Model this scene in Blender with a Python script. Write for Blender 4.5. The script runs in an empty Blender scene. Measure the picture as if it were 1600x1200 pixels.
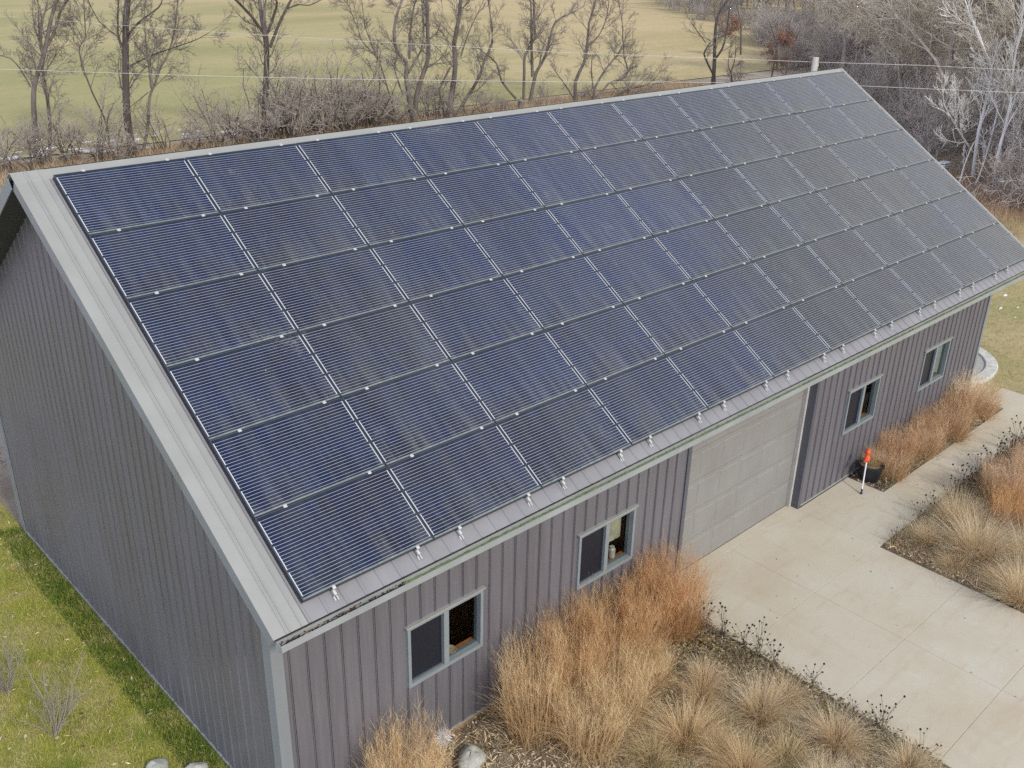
import bpy, math, random
import numpy as np
from mathutils import Matrix, Vector

S = bpy.context.scene
COL = S.collection
PI = math.pi
TH = math.radians(32.995)                 # roof pitch
CT, ST = math.cos(TH), math.sin(TH)

# ------------------------------------------------------------------ camera
cam_d = bpy.data.cameras.new('camera')
cam = bpy.data.objects.new('camera', cam_d)
COL.objects.link(cam)
cam_d.sensor_width = 36.0
cam_d.lens = 33.895
cam_d.clip_start = 0.1
cam_d.clip_end = 3000.0
R = ((0.73156232, -0.68145216, 0.02096505), (0.27046121, 0.31830238, 0.9085892), (-0.62583329, -0.65901938, 0.4171644))
M = Matrix(((R[0][0], R[1][0], R[2][0], -3.888), (R[0][1], R[1][1], R[2][1], -7.7273), (R[0][2], R[1][2], R[2][2], 9.82), (0, 0, 0, 1)))
cam.matrix_world = M
S.camera = cam

# ------------------------------------------------------------------ sky + sun
SUN_EL, SUN_AZ = math.radians(38), math.radians(-4.0)     # azimuth measured from -Y towards +X
sun_dir = Vector((math.sin(SUN_AZ) * math.cos(SUN_EL), -math.cos(SUN_AZ) * math.cos(SUN_EL), math.sin(SUN_EL)))
W = bpy.data.worlds.new('World')
S.world = W
W.use_nodes = True
nt = W.node_tree
for n_ in list(nt.nodes):
    nt.nodes.remove(n_)
out = nt.nodes.new('ShaderNodeOutputWorld')
bg = nt.nodes.new('ShaderNodeBackground')
sky = nt.nodes.new('ShaderNodeTexSky')
sky.sky_type = 'NISHITA'
sky.sun_disc = False
sky.sun_elevation = SUN_EL
sky.sun_rotation = math.atan2(sun_dir.x, sun_dir.y)
sky.dust_density = 1.0
sky.air_density = 1.0
# broken thin cloud in the sky (never in frame, but the panels mirror it)
tc = nt.nodes.new('ShaderNodeTexCoord')
mp = nt.nodes.new('ShaderNodeMapping'); mp.inputs['Scale'].default_value = (1.3, 1.3, 3.5)
no = nt.nodes.new('ShaderNodeTexNoise'); no.inputs['Scale'].default_value = 2.2; no.inputs['Detail'].default_value = 7.0; no.inputs['Roughness'].default_value = 0.6
cr = nt.nodes.new('ShaderNodeValToRGB')
cr.color_ramp.elements[0].position = 0.40; cr.color_ramp.elements[0].color = (0, 0, 0, 1)
cr.color_ramp.elements[1].position = 0.72; cr.color_ramp.elements[1].color = (0.85, 0.85, 0.85, 1)
mx = nt.nodes.new('ShaderNodeMix'); mx.data_type = 'RGBA'
hcol = nt.nodes.new('ShaderNodeMix'); hcol.data_type = 'RGBA'
hcol.inputs[6].default_value = (10.8, 11.9, 16.5, 1); hcol.inputs[7].default_value = (5.7, 5.45, 4.5, 1)  # -X haze boosted as unseen fill light for the shaded gable wall
nt.links.new(tc.outputs['Generated'], mp.inputs['Vector'])
nt.links.new(mp.outputs['Vector'], no.inputs['Vector'])
nt.links.new(no.outputs['Fac'], cr.inputs['Fac'])
# haze thickens towards the horizon, most on the +X side
sp_ = nt.nodes.new('ShaderNodeSeparateXYZ'); nt.links.new(tc.outputs['Generated'], sp_.inputs[0])
def wm(op, a, b):
    n_ = nt.nodes.new('ShaderNodeMath'); n_.operation = op
    for i_, v_ in enumerate((a, b)):
        if isinstance(v_, (int, float)): n_.inputs[i_].default_value = v_
        else: nt.links.new(v_, n_.inputs[i_])
    return n_.outputs[0]
hz = wm('MULTIPLY', wm('MAXIMUM', wm('SUBTRACT', 0.85, sp_.outputs['Z']), 0.0), wm('ADD', 0.92, wm('MULTIPLY', sp_.outputs['X'], 0.18)))
fac = wm('MINIMUM', wm('MAXIMUM', wm('ADD', wm('MULTIPLY', cr.outputs['Color'], 0.42), wm('MULTIPLY', hz, 1.5)), 0.0), 0.95)
nt.links.new(fac, mx.inputs[0])
nt.links.new(wm('POWER', wm('MAXIMUM', wm('MULTIPLY', wm('ADD', sp_.outputs['X'], 1.0), 0.5), 0.0), 0.9), hcol.inputs[0]); nt.links.new(hcol.outputs[2], mx.inputs[7])
hsv = nt.nodes.new('ShaderNodeHueSaturation'); hsv.inputs['Saturation'].default_value = 0.62
nt.links.new(sky.outputs['Color'], hsv.inputs['Color']); nt.links.new(hsv.outputs['Color'], mx.inputs[6])
nt.links.new(mx.outputs[2], bg.inputs['Color'])
bg.inputs['Strength'].default_value = 0.15
nt.links.new(bg.outputs['Background'], out.inputs['Surface'])

sun_d = bpy.data.lights.new('sun', 'SUN')
sun_d.energy = 2.15
sun_d.angle = math.radians(6.0)
sun_d.color = (1.0, 0.95, 0.85)
sun = bpy.data.objects.new('sun', sun_d)
COL.objects.link(sun)
sun.rotation_euler = sun_dir.to_track_quat('Z', 'Y').to_euler()
sun.location = (0, -20, 40)

S.view_settings.view_transform = 'Standard'
S.view_settings.look = 'None'
S.view_settings.exposure = 0.24
S.view_settings.gamma = 1.0
S.cycles.use_denoising = False
S.cycles.max_bounces = 6
S.cycles.transparent_max_bounces = 12

# ------------------------------------------------------------------ helpers
def tag(o, label=None, cat=None, group=None, kind=None):
    if label: o['label'] = label
    if cat: o['category'] = cat
    if group: o['group'] = group
    if kind: o['kind'] = kind
    return o

def empty(name, loc=(0, 0, 0), rot=(0, 0, 0)):
    o = bpy.data.objects.new(name, None)
    o.location = loc
    o.rotation_euler = rot
    o.empty_display_size = 0.2
    COL.objects.link(o)
    return o

def link_mesh(name, me, mats, parent=None):
    for m in (mats if isinstance(mats, (list, tuple)) else [mats]):
        me.materials.append(m)
    o = bpy.data.objects.new(name, me)
    COL.objects.link(o)
    if parent: o.parent = parent
    return o

def np_mesh(name, V, F, cols=None, smooth=False):
    """V (n,3); F list of (k,4) or (k,3) index arrays"""
    me = bpy.data.meshes.new(name)
    V = np.asarray(V, np.float32)
    me.vertices.add(len(V))
    me.vertices.foreach_set('co', V.ravel())
    loops, starts, tot = [], [], 0
    for f in F:
        if len(f) == 0: continue
        f = np.asarray(f, np.int32)
        k = f.shape[1]
        loops.append(f.ravel())
        starts.append(tot + np.arange(len(f), dtype=np.int32) * k)
        tot += f.size
    loops = np.concatenate(loops); starts = np.concatenate(starts)
    me.loops.add(len(loops)); me.loops.foreach_set('vertex_index', loops)
    me.polygons.add(len(starts)); me.polygons.foreach_set('loop_start', starts)
    if smooth: me.polygons.foreach_set('use_smooth', np.ones(len(starts), bool))
    me.update(calc_edges=True)
    if cols is not None:
        a = me.color_attributes.new('tone', 'FLOAT_COLOR', 'POINT')
        c = np.ones((len(V), 4), np.float32); c[:, :3] = cols
        a.data.foreach_set('color', c.ravel())
    return me

class MB:
    def __init__(s):
        s.v = []; s.f = []; s.mi = []
    def add(s, vs, fs, mi=0):
        b = len(s.v)
        s.v += [tuple(v) for v in vs]
        s.f += [tuple(b + i for i in f) for f in fs]
        s.mi += [mi] * len(fs)
    def quad(s, a, b, c, d, mi=0):
        s.add([a, b, c, d], [(0, 1, 2, 3)], mi)
    def box(s, x0, x1, y0, y1, z0, z1, mi=0, T=None):
        vs = [(x0, y0, z0), (x1, y0, z0), (x1, y1, z0), (x0, y1, z0), (x0, y0, z1), (x1, y0, z1), (x1, y1, z1), (x0, y1, z1)]
        if T: vs = [T(*v) for v in vs]
        s.add(vs, [(3, 2, 1, 0), (4, 5, 6, 7), (0, 1, 5, 4), (1, 2, 6, 5), (2, 3, 7, 6), (3, 0, 4, 7)], mi)
    def prism(s, prof, a, b, T, mi=0, caps=True):
        """closed profile (list of 2-D points) swept from a to b; T(p, q, t) -> xyz"""
        n = len(prof)
        vs = [T(p, q, a) for p, q in prof] + [T(p, q, b) for p, q in prof]
        fs = [(i, (i + 1) % n, n + (i + 1) % n, n + i) for i in range(n)]
        if caps: fs += [tuple(range(n))[::-1], tuple(range(n, 2 * n))]
        s.add(vs, fs, mi)
    def strip(s, prof, a, b, T, mi=0):
        n = len(prof)
        vs = [T(p, q, a) for p, q in prof] + [T(p, q, b) for p, q in prof]
        s.add(vs, [(i, i + 1, n + i + 1, n + i) for i in range(n - 1)], mi)
    def tube(s, pts, rad, sides=8, mi=0, caps=True):
        pts = [Vector(p) for p in pts]
        if not isinstance(rad, (list, tuple)): rad = [rad] * len(pts)
        vs = []
        for i, p in enumerate(pts):
            t = (pts[min(i + 1, len(pts) - 1)] - pts[max(i - 1, 0)]).normalized()
            ref = Vector((0, 0, 1)) if abs(t.z) < 0.9 else Vector((1, 0, 0))
            u = t.cross(ref).normalized(); w = t.cross(u)
            for k in range(sides):
                a = 2 * PI * k / sides
                vs.append(p + (u * math.cos(a) + w * math.sin(a)) * rad[i])
        fs = []
        for i in range(len(pts) - 1):
            for k in range(sides):
                k2 = (k + 1) % sides
                fs.append((i * sides + k, i * sides + k2, (i + 1) * sides + k2, (i + 1) * sides + k))
        if caps:
            fs.append(tuple(range(sides))[::-1]); fs.append(tuple(range((len(pts) - 1) * sides, len(pts) * sides)))
        s.add(vs, fs, mi)
    def lathe(s, prof, sides=24, c=(0, 0, 0), mi=0):
        vs = []
        for r, z in prof:
            for k in range(sides):
                a = 2 * PI * k / sides
                vs.append((c[0] + r * math.cos(a), c[1] + r * math.sin(a), c[2] + z))
        fs = []
        for i in range(len(prof) - 1):
            for k in range(sides):
                k2 = (k + 1) % sides
                fs.append((i * sides + k, i * sides + k2, (i + 1) * sides + k2, (i + 1) * sides + k))
        s.add(vs, fs, mi)
    def build(s, name, mats, parent=None, smooth=False):
        me = bpy.data.meshes.new(name)
        me.from_pydata(s.v, [], s.f)
        if any(s.mi): me.polygons.foreach_set('material_index', s.mi)
        if smooth: me.polygons.foreach_set('use_smooth', [True] * len(s.f))
        me.update()
        return link_mesh(name, me, mats, parent)

# ------------------------------------------------------------------ materials
class NT:
    def __init__(s, name):
        s.m = bpy.data.materials.new(name); s.m.use_nodes = True
        s.t = s.m.node_tree; s.p = s.t.nodes['Principled BSDF']
        s.out = s.t.nodes['Material Output']
    def n(s, typ, **kw):
        nd = s.t.nodes.new(typ)
        for k, v in kw.items(): setattr(nd, k, v)
        return nd
    def l(s, a, b): s.t.links.new(a, b)
    def coord(s, kind='Object', scale=(1, 1, 1)):
        c = s.n('ShaderNodeTexCoord'); m = s.n('ShaderNodeMapping'); m.inputs['Scale'].default_value = scale
        s.l(c.outputs[kind], m.inputs['Vector']); return m.outputs['Vector']
    def pos(s, scale=(1, 1, 1)):
        c = s.n('ShaderNodeNewGeometry'); m = s.n('ShaderNodeMapping'); m.inputs['Scale'].default_value = scale
        s.l(c.outputs['Position'], m.inputs['Vector']); return m.outputs['Vector']
    def noise(s, vec, scale=5, detail=5, rough=0.55, dist=0.0):
        nd = s.n('ShaderNodeTexNoise'); nd.inputs['Scale'].default_value = scale; nd.inputs['Detail'].default_value = detail
        nd.inputs['Roughness'].default_value = rough; nd.inputs['Distortion'].default_value = dist
        s.l(vec, nd.inputs['Vector']); return nd.outputs['Fac']
    def ramp(s, fac, stops):
        nd = s.n('ShaderNodeValToRGB'); e = nd.color_ramp.elements
        while len(e) < len(stops): e.new(0.5)
        for i, (p, c) in enumerate(stops):
            e[i].position = p
            e[i].color = (c, c, c, 1) if not isinstance(c, (tuple, list)) else (*c, 1)
        s.l(fac, nd.inputs['Fac']); return nd.outputs['Color']
    def mix(s, fac, a, b, blend='MIX'):
        nd = s.n('ShaderNodeMix', data_type='RGBA', blend_type=blend)
        for sock, v in ((nd.inputs[0], fac), (nd.inputs[6], a), (nd.inputs[7], b)):
            if isinstance(v, (int, float)): sock.default_value = v
            elif isinstance(v, tuple): sock.default_value = (*v, 1) if len(v) == 3 else v
            else: s.l(v, sock)
        return nd.outputs[2]
    def math(s, op, a, b=None, c=None):
        nd = s.n('ShaderNodeMath', operation=op)
        for i, v in enumerate((a, b, c)):
            if v is None: continue
            if isinstance(v, (int, float)): nd.inputs[i].default_value = v
            else: s.l(v, nd.inputs[i])
        return nd.outputs[0]
    def bump(s, h, strength=0.3, dist=0.02):
        nd = s.n('ShaderNodeBump'); nd.inputs['Strength'].default_value = strength; nd.inputs['Distance'].default_value = dist
        s.l(h, nd.inputs['Height']); s.l(nd.outputs['Normal'], s.p.inputs['Normal'])
    def set(s, color=None, rough=None, metal=None, spec=None):
        for k, v in (('Base Color', color), ('Roughness', rough), ('Metallic', metal), ('Specular IOR Level', spec)):
            if v is None: continue
            if isinstance(v, (int, float)): s.p.inputs[k].default_value = v
            elif isinstance(v, tuple): s.p.inputs[k].default_value = (*v, 1)
            else: s.l(v, s.p.inputs[k])
        return s.m

def plain(name, c, rough=0.5, metal=0.0, spec=0.5, var=0.12, scale=6.0):
    t = NT(name)
    f = t.noise(t.coord(), scale, 5)
    lo = tuple(x * (1 - var) for x in c); hi = tuple(min(1, x * (1 + var)) for x in c)
    return t.set(t.ramp(f, [(0.3, lo), (0.7, hi)]), rough, metal, spec)

def painted_steel(name, c, rough=0.38, var=0.10, streak=True):
    t = NT(name)
    f1 = t.noise(t.pos((1.2, 1.2, 0.25)), 1.6, 6)
    f2 = t.noise(t.pos((9, 9, 0.5)), 2.0, 4)
    lo = tuple(x * (1 - var) for x in c); hi = tuple(min(1, x * (1 + var)) for x in c)
    base = t.ramp(f1, [(0.3, lo), (0.7, hi)])
    base = t.mix(t.math('MULTIPLY', t.ramp(f2, [(0.45, 0.0), (0.8, 1.0)]), 0.18), base, (0.30, 0.28, 0.26))
    r = t.ramp(f1, [(0.3, rough - 0.06), (0.7, rough + 0.1)])
    return t.set(base, r, 0.0, 0.5)

M_WALL = painted_steel('charcoal_steel_siding', (0.126, 0.120, 0.130))
M_ROOF = painted_steel('grey_steel_roofing', (0.228, 0.224, 0.230), 0.42, 0.08)
M_TRIM = painted_steel('grey_steel_trim', (0.20, 0.215, 0.22), 0.42, 0.07)
M_RAKE = painted_steel('pale_grey_trim', (0.285, 0.287, 0.268), 0.45, 0.06)
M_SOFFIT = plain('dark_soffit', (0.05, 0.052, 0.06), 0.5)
M_GUTTER = painted_steel('gutter_steel', (0.275, 0.29, 0.28), 0.4, 0.1)
M_WFRAME = plain('window_frame_vinyl', (0.205, 0.235, 0.24), 0.4, var=0.06)
M_NAVY = plain('dark_jamb_steel', (0.085, 0.09, 0.105), 0.4, var=0.05)
M_SEAL = plain('door_seal', (0.42, 0.40, 0.36), 0.6)
M_WOOD = plain('orange_wood', (0.42, 0.16, 0.05), 0.5, var=0.3, scale=9)
M_SKIRT = plain('skirt_board', (0.30, 0.18, 0.08), 0.7, var=0.3)
M_PSIDE = plain('panel_frame_shaded', (0.010, 0.014, 0.026), 0.4)  # shade painted into the sides of the same black frame
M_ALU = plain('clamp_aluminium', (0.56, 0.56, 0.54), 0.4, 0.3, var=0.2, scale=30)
M_PFRAME = plain('panel_frame_skylit', (0.052, 0.062, 0.074), 0.32, 0.0, 0.6)  # dusty frame tops, sky sheen painted into their lighter colour
M_BLACK = plain('black_plastic', (0.012, 0.013, 0.018), 0.4)
M_WHITE = plain('white_paint', (0.72, 0.73, 0.72), 0.45, var=0.06)
M_ORANGE = plain('orange_red_plastic', (0.72, 0.09, 0.02), 0.4, var=0.1)
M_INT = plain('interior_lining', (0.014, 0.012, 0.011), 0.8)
M_GREENBIT = plain('moss_green', (0.16, 0.19, 0.07), 0.9, var=0.4, scale=14)
M_WIRE = plain('wire_metal', (0.55, 0.52, 0.47), 0.45, 0.0, var=0.05)

def m_door():
    t = NT('garage_door_steel')
    f = t.noise(t.pos((1, 1, 1)), 1.4, 6)
    g = t.noise(t.pos((6, 6, 0.6)), 3.0, 4)
    b = t.ramp(f, [(0.3, (0.212, 0.206, 0.188)), (0.7, (0.242, 0.238, 0.22))])
    b = t.mix(t.math('MULTIPLY', t.ramp(g, [(0.5, 0.0), (0.8, 1.0)]), 0.2), b, (0.30, 0.29, 0.25))
    return t.set(b, 0.45, 0.0, 0.4)
M_DOOR = m_door()

def m_panel():
    t = NT('solar_glass')
    c = t.n('ShaderNodeTexCoord'); sx = t.n('ShaderNodeSeparateXYZ'); t.l(c.outputs['Object'], sx.inputs[0])
    x, y = sx.outputs['X'], sx.outputs['Y']
    ax = t.math('ABSOLUTE', x); ay = t.math('ABSOLUTE', y)
    # cells: 10 x 6, pitch 0.1585
    P = 0.1585
    fx = t.math('ABSOLUTE', t.math('SUBTRACT', t.math('FRACT', t.math('ADD', t.math('DIVIDE', x, P), 100.0)), 0.5))
    fy = t.math('ABSOLUTE', t.math('SUBTRACT', t.math('FRACT', t.math('ADD', t.math('DIVIDE', y, P), 100.0)), 0.5))
    inx = t.math('LESS_THAN', ax, 5 * P); iny = t.math('LESS_THAN', ay, 3 * P)
    inside = t.math('MULTIPLY', inx, iny)
    cellgap = t.math('GREATER_THAN', t.math('MAXIMUM', fx, fy), 0.488)
    # four bus bars per cell row: thin bright lines along x
    bp = P / 4
    fb = t.math('ABSOLUTE', t.math('SUBTRACT', t.math('FRACT', t.math('ADD', t.math('DIVIDE', y, bp), 100.0)), 0.5))
    bus = t.math('MULTIPLY', t.math('LESS_THAN', fb, 0.044), t.math('MULTIPLY', t.math('LESS_THAN', ax, 5 * P + 0.016), iny))
    # ribbons at both ends: three segments
    fr = t.math('ABSOLUTE', t.math('SUBTRACT', t.math('FRACT', t.math('ADD', t.math('DIVIDE', y, 2 * P), 100.5)), 0.5))
    rib = t.math('MULTIPLY', t.math('LESS_THAN', t.math('ABSOLUTE', t.math('SUBTRACT', ax, 5 * P + 0.0165)), 0.0050),
                 t.math('MULTIPLY', t.math('LESS_THAN', fr, 0.452), t.math('LESS_THAN', ay, 3 * P)))
    line = t.math('MAXIMUM', bus, rib)
    oi = t.n('ShaderNodeObjectInfo')
    wp = t.pos((1, 1, 1))
    # cell tone: small shift from cell to cell and panel to panel
    wn = t.n('ShaderNodeTexWhiteNoise'); wn.noise_dimensions = '3D'
    fl = t.n('ShaderNodeVectorMath', operation='FLOOR'); ad = t.n('ShaderNodeVectorMath', operation='MULTIPLY_ADD')
    ad.inputs[1].default_value = (1 / P, 1 / P, 0.0); t.l(c.outputs['Object'], ad.inputs[0])
    cb = t.n('ShaderNodeCombineXYZ'); t.l(oi.outputs['Random'], cb.inputs[2]); t.l(cb.outputs[0], ad.inputs[2])
    t.l(ad.outputs[0], fl.inputs[0]); t.l(fl.outputs[0], wn.inputs['Vector'])
    v = t.math('ADD', t.math('MULTIPLY', wn.outputs['Value'], 0.18), t.math('MULTIPLY', oi.outputs['Random'], 0.12))
    big = t.noise(wp, 0.16, 3)
    v = t.math('ADD', v, t.math('MULTIPLY', t.math('SUBTRACT', big, 0.5), 1.3)); v = t.math('ADD', v, 0.17)
    cell = t.ramp(v, [(0.05, (0.003, 0.014, 0.060)), (0.45, (0.008, 0.010, 0.023)), (1.0, (0.017, 0.012, 0.015))])
    back = (0.010, 0.018, 0.036)
    b = t.mix(inside, back, cell)
    b = t.mix(t.math('MULTIPLY', cellgap, t.math('MULTIPLY', inside, 0.7)), b, (0.006, 0.009, 0.02))
    b = t.mix(bus, b, (0.43, 0.45, 0.50)); b = t.mix(rib, b, (0.55, 0.57, 0.60))
    # dust: runs down the slope, heavier along the lower edge; dried smears, painted reflections
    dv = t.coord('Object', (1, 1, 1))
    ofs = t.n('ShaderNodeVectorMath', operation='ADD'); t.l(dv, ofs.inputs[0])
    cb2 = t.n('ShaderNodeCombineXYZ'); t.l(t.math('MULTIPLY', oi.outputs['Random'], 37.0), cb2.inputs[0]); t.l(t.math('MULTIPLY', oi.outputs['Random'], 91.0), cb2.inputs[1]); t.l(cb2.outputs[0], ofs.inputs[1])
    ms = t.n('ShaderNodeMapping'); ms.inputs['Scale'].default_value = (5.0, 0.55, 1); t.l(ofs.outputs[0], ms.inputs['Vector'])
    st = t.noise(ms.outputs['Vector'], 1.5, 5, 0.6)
    low = t.n('ShaderNodeMapRange'); low.inputs['From Min'].default_value = 0.1; low.inputs['From Max'].default_value = -0.5; t.l(y, low.inputs['Value'])
    edge = t.n('ShaderNodeMapRange'); edge.inputs['From Min'].default_value = -0.474; edge.inputs['From Max'].default_value = -0.490; t.l(y, edge.inputs['Value'])
    spots = t.noise(ofs.outputs[0], 26.0, 4, 0.7)
    sm = t.noise(wp, 1.1, 6, 0.7, 0.6)
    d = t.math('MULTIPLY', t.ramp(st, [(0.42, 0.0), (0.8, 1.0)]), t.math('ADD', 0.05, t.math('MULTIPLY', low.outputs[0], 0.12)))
    d = t.math('ADD', d, t.math('MULTIPLY', edge.outputs[0], t.ramp(spots, [(0.3, 0.36), (0.7, 0.70)])))
    d = t.math('ADD', d, t.math('MULTIPLY', t.ramp(sm, [(0.60, 0.0), (0.70, 1.0)]), t.math('MULTIPLY', t.ramp(spots, [(0.42, 0.0), (0.62, 1.0)]), 0.22)))
    refl_bands = t.noise(t.pos((1.5, 0.28, 0.28)), 1.0, 4, 0.55)  # pale slope bands painting a reflection that crosses the panels
    d = t.math('ADD', d, t.math('MULTIPLY', t.ramp(refl_bands, [(0.48, 0.0), (0.72, 1.0)]), 0.045))
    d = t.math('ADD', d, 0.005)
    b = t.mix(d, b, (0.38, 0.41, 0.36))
    # sparse droppings
    vo = t.n('ShaderNodeTexVoronoi'); vo.inputs['Scale'].default_value = 2.6; t.l(ofs.outputs[0], vo.inputs['Vector'])
    dots = t.math('LESS_THAN', vo.outputs['Distance'], 0.018)
    b = t.mix(t.math('MULTIPLY', dots, 0.6), b, (0.6, 0.6, 0.57))
    t.set(b, t.math('ADD', 0.30, t.math('MULTIPLY', d, 0.6)), 0.0, 0.12)
    t.p.inputs['Coat Weight'].default_value = 1.0
    t.p.inputs['Coat IOR'].default_value = 1.40
    t.p.inputs['Sheen Weight'].default_value = 0.06; t.p.inputs['Sheen Roughness'].default_value = 0.35; t.p.inputs['Sheen Tint'].default_value = (0.85, 0.85, 0.78, 1)
    t.l(t.math('ADD', 0.07, t.math('MULTIPLY', d, 0.9)), t.p.inputs['Coat Roughness'])
    return t.m
M_PANEL = m_panel()

def m_concrete():
    t = NT('driveway_concrete')
    p = t.pos()
    f1 = t.noise(p, 0.55, 6, 0.6, 0.4)
    f2 = t.noise(p, 3.2, 6, 0.65)
    f3 = t.noise(t.pos((0.5, 2.2, 1)), 1.6, 6, 0.7, 0.8)
    f4 = t.noise(p, 60.0, 3, 0.7)
    b = t.ramp(f1, [(0.28, (0.455, 0.385, 0.27)), (0.5, (0.495, 0.44, 0.33)), (0.72, (0.53, 0.497, 0.405))])
    b = t.mix(t.math('MULTIPLY', t.ramp(f3, [(0.52, 0.0), (0.72, 1.0)]), 0.5), b, (0.43, 0.32, 0.20))
    b = t.mix(t.math('MULTIPLY', t.ramp(f2, [(0.58, 0.0), (0.78, 1.0)]), 0.35), b, (0.60, 0.58, 0.50))
    b = t.mix(t.math('MULTIPLY', t.ramp(f2, [(0.22, 1.0), (0.4, 0.0)]), 0.25), b, (0.30, 0.25, 0.17))
    f5 = t.noise(t.pos((1.6, 0.22, 1)), 1.7, 5, 0.65, 0.3)
    b = t.mix(t.math('MULTIPLY', t.ramp(f5, [(0.5, 0.0), (0.72, 1.0)]), 0.16), b, (0.34, 0.275, 0.19))
    b = t.mix(0.12, b, t.ramp(f4, [(0.3, 0.25), (0.7, 0.7)]))
    vo = t.n('ShaderNodeTexVoronoi'); vo.inputs['Scale'].default_value = 1.3; t.l(p, vo.inputs['Vector'])
    b = t.mix(t.math('MULTIPLY', t.math('LESS_THAN', vo.outputs['Distance'], 0.022), 0.6), b, (0.16, 0.12, 0.08))
    t.bump(f4, 0.15, 0.004)
    return t.set(b, 0.85, 0.0, 0.25)
M_CONC = m_concrete()

def m_ground(name, stops, scale, scale2, dark, bumps=0.4, aniso=(1, 1, 1)):
    t = NT(name)
    p = t.pos(aniso)
    f1 = t.noise(p, scale, 7, 0.65, 0.3)
    f2 = t.noise(t.pos(), scale2, 5, 0.7)
    b = t.ramp(f1, stops)
    b = t.mix(t.math('MULTIPLY', t.ramp(f2, [(0.30, 1.0), (0.52, 0.0)]), 0.55), b, dark)
    if bumps: t.bump(f2, bumps, 0.05)
    return t.set(b, 0.95, 0.0, 0.1)
M_MULCH = m_ground('bark_mulch', [(0.3, (0.17, 0.125, 0.085)), (0.5, (0.27, 0.21, 0.145)), (0.7, (0.40, 0.33, 0.24))], 6.0, 38.0, (0.08, 0.058, 0.042), 0.9)
M_LAWN = m_ground('lawn_soil', [(0.3, (0.16, 0.20, 0.03)), (0.5, (0.33, 0.32, 0.075)), (0.72, (0.48, 0.40, 0.19))], 1.3, 22.0, (0.11, 0.13, 0.03), 0.8)
M_DRYLAWN = m_ground('dry_lawn', [(0.3, (0.26, 0.28, 0.10)), (0.5, (0.38, 0.32, 0.165)), (0.7, (0.47, 0.38, 0.22))], 0.35, 5.0, (0.23, 0.20, 0.10), 0.6)
M_FLOOR = m_ground('woodland_floor', [(0.3, (0.27, 0.23, 0.18)), (0.5, (0.36, 0.305, 0.24)), (0.7, (0.44, 0.375, 0.29))], 0.5, 6.0, (0.22, 0.19, 0.15), 0.6)

def m_field():
    t = NT('hay_field')
    g = t.n('ShaderNodeNewGeometry'); sx = t.n('ShaderNodeSeparateXYZ'); t.l(g.outputs['Position'], sx.inputs[0])
    f1 = t.noise(t.pos((0.35, 1.0, 1)), 0.06, 5, 0.55, 0.4)
    rows = t.noise(t.pos((0.06, 1.0, 1)), 0.55, 4, 0.6)
    f2 = t.noise(t.pos(), 2.2, 5, 0.7)
    # greener on the left, bleached hay towards the right
    k = t.n('ShaderNodeMapRange'); k.inputs['From Min'].default_value = 30.0; k.inputs['From Max'].default_value = 100.0
    t.l(t.math('ADD', sx.outputs['X'], t.math('MULTIPLY', t.math('SUBTRACT', f1, 0.5), 90.0)), k.inputs['Value'])
    green = t.ramp(f1, [(0.3, (0.265, 0.265, 0.115)), (0.5, (0.345, 0.315, 0.155)), (0.7, (0.42, 0.355, 0.19))])
    tan = t.ramp(f1, [(0.3, (0.42, 0.335, 0.18)), (0.7, (0.53, 0.425, 0.25))])
    b = t.mix(k.outputs[0], green, tan)
    b = t.mix(t.math('MULTIPLY', t.ramp(rows, [(0.4, 1.0), (0.6, 0.0)]), 0.14), b, (0.24, 0.20, 0.09))
    b = t.mix(t.math('MULTIPLY', t.ramp(f2, [(0.35, 1.0), (0.55, 0.0)]), 0.3), b, (0.20, 0.18, 0.08))
    return t.set(b, 0.95, 0.0, 0.1)
M_FIELD = m_field()

def m_attr(name, rough=0.7, transl=0.0, spec=0.2):
    t = NT(name)
    a = t.n('ShaderNodeAttribute'); a.attribute_name = 'tone'
    t.set(a.outputs['Color'], rough, 0.0, spec)
    if transl:
        tr = t.n('ShaderNodeBsdfTranslucent'); t.l(a.outputs['Color'], tr.inputs['Color'])
        ms = t.n('ShaderNodeMixShader'); ms.inputs[0].default_value = transl
        t.l(t.p.outputs[0], ms.inputs[1]); t.l(tr.outputs[0], ms.inputs[2]); t.l(ms.outputs[0], t.out.inputs['Surface'])
    return t.m
M_BLADE = m_attr('dry_grass_blades', 0.6, 0.3)
M_LEAF = m_attr('leaf_litter', 0.7, 0.1)
M_LAWNB = m_attr('lawn_blades', 0.55, 0.3)

def bark(name, lo, hi, scale=3.0):
    t = NT(name)
    f = t.noise(t.coord('Object', (1, 1, 0.25)), scale, 6, 0.65)
    oi = t.n('ShaderNodeObjectInfo')
    b = t.ramp(f, [(0.32, lo), (0.68, hi)])
    b = t.mix(t.math('MULTIPLY', oi.outputs['Random'], 0.35), b, tuple((l + h) * 0.42 for l, h in zip(lo, hi)))
    return t.set(b, 0.9, 0.0, 0.15)
M_BARK = bark('grey_brown_bark', (0.075, 0.062, 0.054), (0.20, 0.17, 0.145))
M_TWIG = bark('grey_twigs', (0.155, 0.13, 0.115), (0.29, 0.25, 0.215))
M_BARKD = bark('dark_bark', (0.045, 0.037, 0.033), (0.13, 0.108, 0.092))
M_WOODT = bark('woods_twigs', (0.46, 0.40, 0.305), (0.70, 0.63, 0.50))
M_BIRCH = bark('pale_birch_bark', (0.52, 0.50, 0.46), (0.80, 0.78, 0.73))
M_BIRCHT = bark('pale_birch_twigs', (0.60, 0.57, 0.50), (0.84, 0.81, 0.74))
M_WBRUSH = bark('grey_wood_brush', (0.36, 0.315, 0.27), (0.60, 0.535, 0.465))
M_WBARK = bark('grey_woods_bark', (0.20, 0.18, 0.155), (0.42, 0.385, 0.335))
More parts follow.
